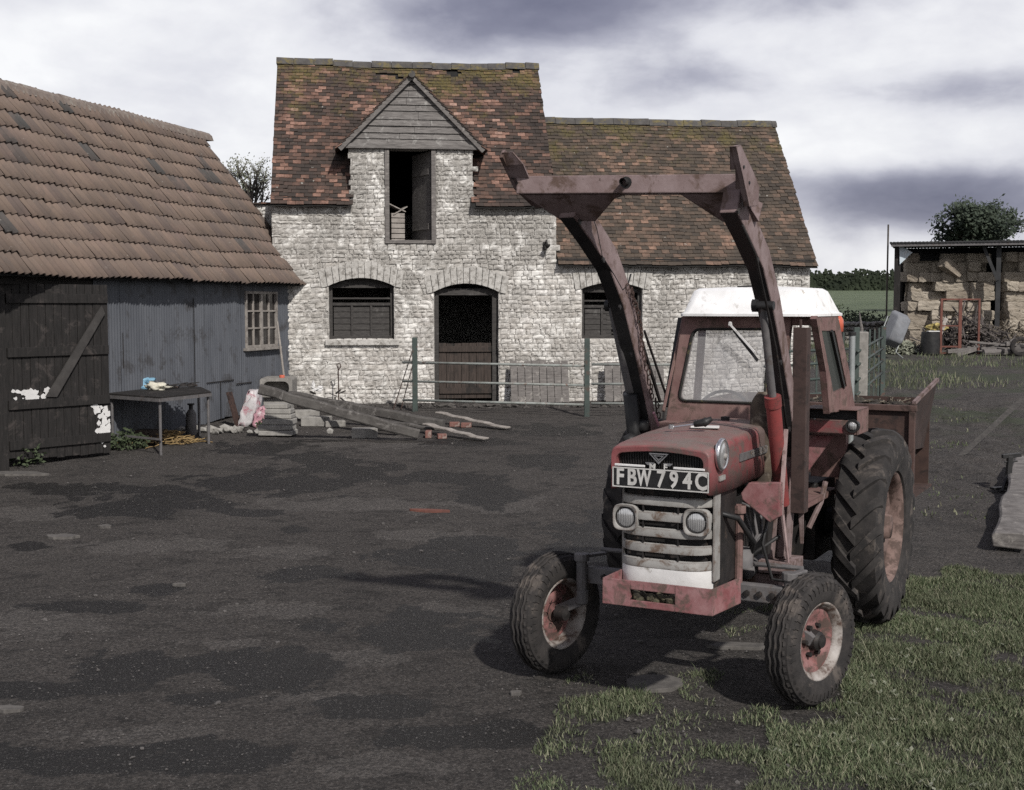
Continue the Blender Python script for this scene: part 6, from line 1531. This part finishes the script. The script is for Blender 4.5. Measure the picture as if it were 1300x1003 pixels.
w.tube([RM @ Vector((-.34, .06, .3)), RM @ Vector((-.32, .06, -.62)), Vector((-.25, .1, .0))], .02, 6); w.tube([RM @ Vector((.34, .06, .1)), RM @ Vector((.32, .04, -.62)), Vector((.30, -.1, .0))], .02, 6); w.tube([RM @ Vector((-.32, .02, -.1)), RM @ Vector((.32, .02, -.1))], .012, 6)
w.build('frame', M['galv'], o, smooth=True); w = MB(); w.lathe([(-.03, .0005), (-.03, .17), (.03, .17), (.03, .0005)], 20, Matrix.Translation(RM @ Vector((-.4, .12, -.35))) @ Matrix.Rotation(.4, 4, 'Z')); w.build('wheel', M['rubber'], o)
# dark drum and debris
f = Frame(Vector((atY(1181, 440, 40.).x, 40., g(40.))), 0.); zz = f.U(1181, 421, 1, 0).z
o = empty('black_drum', f, 'squat black drum with a white lid edge at the hay barn', 'drum'); w = MB(); w.lathe([(0, .27), (.02, .29), (zz*.5, .30), (zz-.02, .28), (zz, .26), (zz, .001)], 24, None, 'Z'); w.build('barrel', M['black'], o, auto=35); w = MB(); w.box(-.15, .2, -.28, -.05, zz, zz+.03); w.build('lid', M['white'], o)
f = Frame(Vector((atY(1187, 415, 40.6).x, 40.6, g(40.6))), 0.); o = empty('yellow_bundle', f, 'yellow and black bundle lying behind the black drum', 'bundle'); w = MB(); z5 = f.U(1187, 417, 1, 0).z; w.blob((0, 0, z5), (.30, .2, .16), 6, .6, 3, 2.2); w.build('bundle', mat('yellow_black', (.45,.34,.05), (.03,.03,.03), 9, rough=.6), o); w = MB(); w.box(-.25, .25, -.1, .2, 0, z5-.1); w.build('prop', M['darkwood'], o)
# rusty upright frame
f = Frame(Vector((atY(1194, 443, 40.2).x, 40.2, g(40.2))), 0.); o = empty('rusty_frame', f, 'tall rusty red iron frame standing before the bales', 'iron frame'); X1, X2, X3 = f.U(1195, 400, 1, 0).x, f.U(1219, 400, 1, 0).x, f.U(1243, 400, 1, 0).x; zt6 = f.U(1200, 379, 1, 0).z
for x, r_w in ((X1, .035), (X2, .05), (X3, .03)): w = MB(); w.box(x-r_w, x+r_w, -.03, .03, 0, zt6); w.build('upright', M['rustred'], o)
w = MB(); w.box(X1, X3, -.02, .02, zt6-.05, zt6); w.box(X1, X2, -.02, .02, .22, .27); w.box(X1-.1, X1+.35, -.05, .05, .0, .06); w.box(X1, X2, -.02, .02, zt6*.5, zt6*.5+.04); w.build('crossbar', M['rustred'], o)
# brushwood and timber litter
def sticks(name, px, py, Y, n, sx, sz, L, r_, m_, label, up=.2):
    p = atY(px, py, Y); o = empty(name, Vector((p.x, Y, g(Y))), label, 'heap'); w = MB()
    for _ in range(n):
        a = Vector((random.gauss(0, sx*.5), rnd(-.5, .5), 0)); a.z = rnd(0, sz)*max(.05, 1-abs(a.x)/sx*.9); dd = Vector((rnd(-1, 1), rnd(-.5, .5), rnd(-up, up))).normalized()*L*rnd(.4, 1.2); w.beam(a, a+dd, r_*rnd(.6, 1.4), r_*rnd(.6, 1.4))
    w.build('sticks', m_, o)
sw = mat('dead_sticks', (.10,.085,.08), (.06,.05,.046), 4, (.15,.125,.115), .6, 5, 1, bump=0)
sticks('brushwood_heap', 1225, 436, 41., 420, 1.6, 1.35, .6, .035, sw, 'heap of dead brushwood behind the rusty frame', .6)
sticks('timber_scrap', 1265, 440, 40.5, 60, 1.8, .4, 1.0, .09, M['greywood'], 'scattered grey timber scraps at the foot of the bales', .1)
sticks('straw_litter', 1268, 438, 41.6, 500, 2.2, .9, .35, .03, M['straw'], 'loose straw spilled below the right stack', .5)
p = gr(1153, 444); o = empty('leaning_plank', Vector((p.x, 40, g(40))), 'pale plank leaning beside the wheelbarrow and drum', 'plank'); w = MB(); w.beam((0, 0, 0), (.62, .6, 1.15), .13, .04, up=(0, -1, 0)); w.build('plank', M['lightwood'], o)
f = Frame(Vector((atY(1268, 440, 39.5).x, 39.5, g(39.5))), .1); o = empty('wood_log', f, 'pale split log lying on the verge by the barn', 'log'); w = MB(); w.tube([(-.5, 0, .1), (.5, 0, .12)], [.11, .09], 8); w.build('log', M['greywood'], o)
f = Frame(Vector((atY(1296, 440, 39.3).x, 39.3, g(39.3))), .0); o = empty('old_tyre', f, 'worn black tyre at the right edge of the barn yard', 'tyre'); w = MB(); w.lathe(tyre_prof(.32, .18, .18), 32, Matrix.Translation((0, 0, .3)) @ Matrix.Rotation(1.2, 4, 'Z')); w.build('tyre', M['rubber'], o, smooth=True)
# post or beam lower right, plank on ground
a, b = gr(1212, 586), gr(1304, 512); YP = a.y+1.2; b = atY(1304, 501, YP); o = empty('leaning_plank', Vector((a.x, a.y, a.z)), 'long grey plank sloping up out of frame at the right edge', 'plank'); w = MB(); w.beam((0, 0, 0), (b-a)*1.25, .075, .03, up=(0, -1, .4)); w.build('plank', M['shutterwood'], o)
f = gplace(1278, 705, -.12); o = empty('fallen_post', f, 'weathered flat sided timber post lying at the lower right edge', 'post')
a = f.U(1285, 700, 2, .12); w = MB(); pA = f.I @ gr(1280, 700); pB = f.I @ gr(1302, 600); pA.z = .1; pB.z = .30
n = 10; pts_ = [pA.lerp(pB, i/n)+Vector((.02*math.sin(i*1.4), 0, .01*math.cos(i*2.))) for i in range(n+1)]; 
dd_ = (pB-pA).normalized(); rr2 = dd_.cross(Vector((0, 0, 1))).normalized(); uu2 = rr2.cross(dd_)
for i, p in enumerate(pts_):
    for a_, b_ in ((-1, -1), (1, -1), (1, .7), (.8, 1), (-.8, 1), (-1, .7)): w.v.append(tuple(p+rr2*(a_*.15*(1+.07*math.sin(i*1.9+b_)))+uu2*(b_*.075*(1+.12*math.sin(i*2.3+a_)))))
w.f += [(i*6+k, i*6+(k+1) % 6, (i+1)*6+(k+1) % 6, (i+1)*6+k) for i in range(n) for k in range(6)]+[tuple(range(6)), tuple(range(n*6+5, n*6-1, -1))]
w.build('shaft', M['greywood'], o, bev=.01)
f = gplace(1279, 622, .1); o = empty('iron_bracket', f, 'small black iron stand beside the fallen post at right', 'bracket'); w = MB(); w.beam((0, 0, 0), (.02, 0, .42), .06, .06); w.beam((-.08, 0, .42), (.16, 0, .44), .05, .05); w.beam((-.05, 0, .35), (.12, 0, .36), .02, .02); w.beam((-.2, 0, .02), (.12, .1, .02), .08, .03); w.beam((.0, 0, .2), (-.12, -.1, 0), .03, .03); w.build('stand', M['black'], o, bev=.004)

# ------------------------------------------------------------------ world, sun, camera
W = bpy.data.worlds.new('World'); S.world = W; W.use_nodes = True; nt = W.node_tree; nt.nodes.clear()
N = nt.nodes.new; Lk = nt.links.new
out = N('ShaderNodeOutputWorld'); bg = N('ShaderNodeBackground'); Lk(bg.outputs[0], out.inputs[0])
SUN_DIR = Vector((.32, -.74, .66)).normalized()
sky = N('ShaderNodeTexSky'); sky.sky_type = 'NISHITA'; sky.sun_disc = False; sky.sun_elevation = math.asin(SUN_DIR.z); sky.sun_rotation = math.atan2(SUN_DIR.x, SUN_DIR.y)
tc = N('ShaderNodeTexCoord'); sp = N('ShaderNodeSeparateXYZ'); Lk(tc.outputs['Generated'], sp.inputs[0])
def mth(op, a, b=None, cl=False):
    m = N('ShaderNodeMath'); m.operation = op; m.use_clamp = cl
    for i, c in ((0, a), (1, b)):
        if c is None: continue
        if isinstance(c, (int, float)): m.inputs[i].default_value = c
        else: Lk(c, m.inputs[i])
    return m.outputs[0]
def wnoise(sc, det, scale3, loc=(0, 0, 0), dist=0.):
    mp = N('ShaderNodeMapping'); mp.inputs['Scale'].default_value = scale3; mp.inputs['Location'].default_value = loc; Lk(tc.outputs['Generated'], mp.inputs[0])
    x = N('ShaderNodeTexNoise'); x.inputs['Scale'].default_value = sc; x.inputs['Detail'].default_value = det; x.inputs['Roughness'].default_value = .55; x.inputs['Distortion'].default_value = dist; Lk(mp.outputs[0], x.inputs['Vector']); return x.outputs['Fac']
yy = mth('MAXIMUM', sp.outputs[1], .2)
AX = mth('DIVIDE', sp.outputs[0], yy); EL = mth('DIVIDE', sp.outputs[2], yy)          # tangent-plane sky coordinates
nz = wnoise(3.2, 7, (1, 1, 2.6), (.3, 0, 1.1), .5); nz2 = wnoise(9, 7, (1, 1, 2.2), (2.3, 0, .4), .3)
nz3 = wnoise(26, 6, (1, 1, 1.8), (1.3, 0, 3.4), .2)
dens = mth('ADD', mth('ADD', mth('MULTIPLY', mth('SUBTRACT', nz, .5), .8), mth('MULTIPLY', mth('SUBTRACT', nz2, .5), .75)), mth('MULTIPLY', mth('SUBTRACT', nz3, .5), .30))
over = mth('MULTIPLY', mth('SUBTRACT', sp.outputs[2], .30), 2.2, True)      # sky darkened overhead, out of frame, added to cut fill light
dens = mth('ADD', dens, mth('MULTIPLY', over, .75))
def bank(px, py, rx, ry, k):
    ax, el = (px-650)/1600, (388-py)/1600
    d = mth('ADD', mth('POWER', mth('DIVIDE', mth('ABSOLUTE', mth('SUBTRACT', AX, ax)), rx/1600), 2.), mth('POWER', mth('DIVIDE', mth('ABSOLUTE', mth('SUBTRACT', EL, el)), ry/1600), 2.))
    return mth('MULTIPLY', mth('DIVIDE', 1., mth('ADD', 1., mth('POWER', d, 1.6))), k)
tot = dens
for b_ in ((650, 22, 180, 50, .78), (1180, 252, 190, 36, .92), (1240, 118, 110, 28, .45), (1010, 5, 260, 22, .25), (880, 110, 90, 30, .14), (200, 40, 260, 90, -.12), (1020, 195, 130, 25, -.2), (60, 12, 90, 18, .22), (255, 135, 60, 45, .12)):
    tot = mth('ADD', tot, bank(*b_))
rp_ = N('ShaderNodeValToRGB'); Lk(mth('ADD', mth('MULTIPLY', tot, .8), .16, True), rp_.inputs[0])
el_ = rp_.color_ramp.elements
for _ in range(3): el_.new(.5)
for e_, (p_, c_) in zip(el_, ((0., (1.0, 1.0, 1.01)), (.28, (.78, .78, .83)), (.5, (.47, .47, .55)), (.72, (.26, .26, .34)), (1., (.14, .14, .21)))): e_.position = p_; e_.color = (*c_, 1)
# clouds cover the blue sky; below the horizon a dim ground tone
skc = N('ShaderNodeMix'); skc.data_type = 'RGBA'; skc.inputs[0].default_value = .93
sc_ = N('ShaderNodeVectorMath'); sc_.operation = 'SCALE'; sc_.inputs['Scale'].default_value = .10; Lk(sky.outputs[0], sc_.inputs[0])
Lk(sc_.outputs[0], skc.inputs[6]); Lk(rp_.outputs[0], skc.inputs[7])
Lk(skc.outputs[2], bg.inputs[0]); bg.inputs[1].default_value = 1.0
sun = bpy.data.lights.new('sun', 'SUN'); sun.energy = 4.4; sun.angle = math.radians(1.5); sun.color = (1, .96, .9); so = bpy.data.objects.new('sun', sun); COL.objects.link(so)
so.rotation_euler = SUN_DIR.to_track_quat('Z', 'Y').to_euler(); so.location = (-10, -10, 20)
cam = bpy.data.cameras.new('camera'); co = bpy.data.objects.new('camera', cam); COL.objects.link(co); S.camera = co
cam.sensor_width = 36; cam.lens = F/1300*36; cam.clip_end = 3000; co.location = (0, 0, CH); co.rotation_euler = (math.pi/2-PITCH, 0, 0)
S.cycles.use_denoising = False
S.render.resolution_x = 1024; S.render.resolution_y = 790
S.view_settings.view_transform = 'Standard'; S.view_settings.look = 'None'; S.view_settings.exposure = 0; S.view_settings.gamma = 1
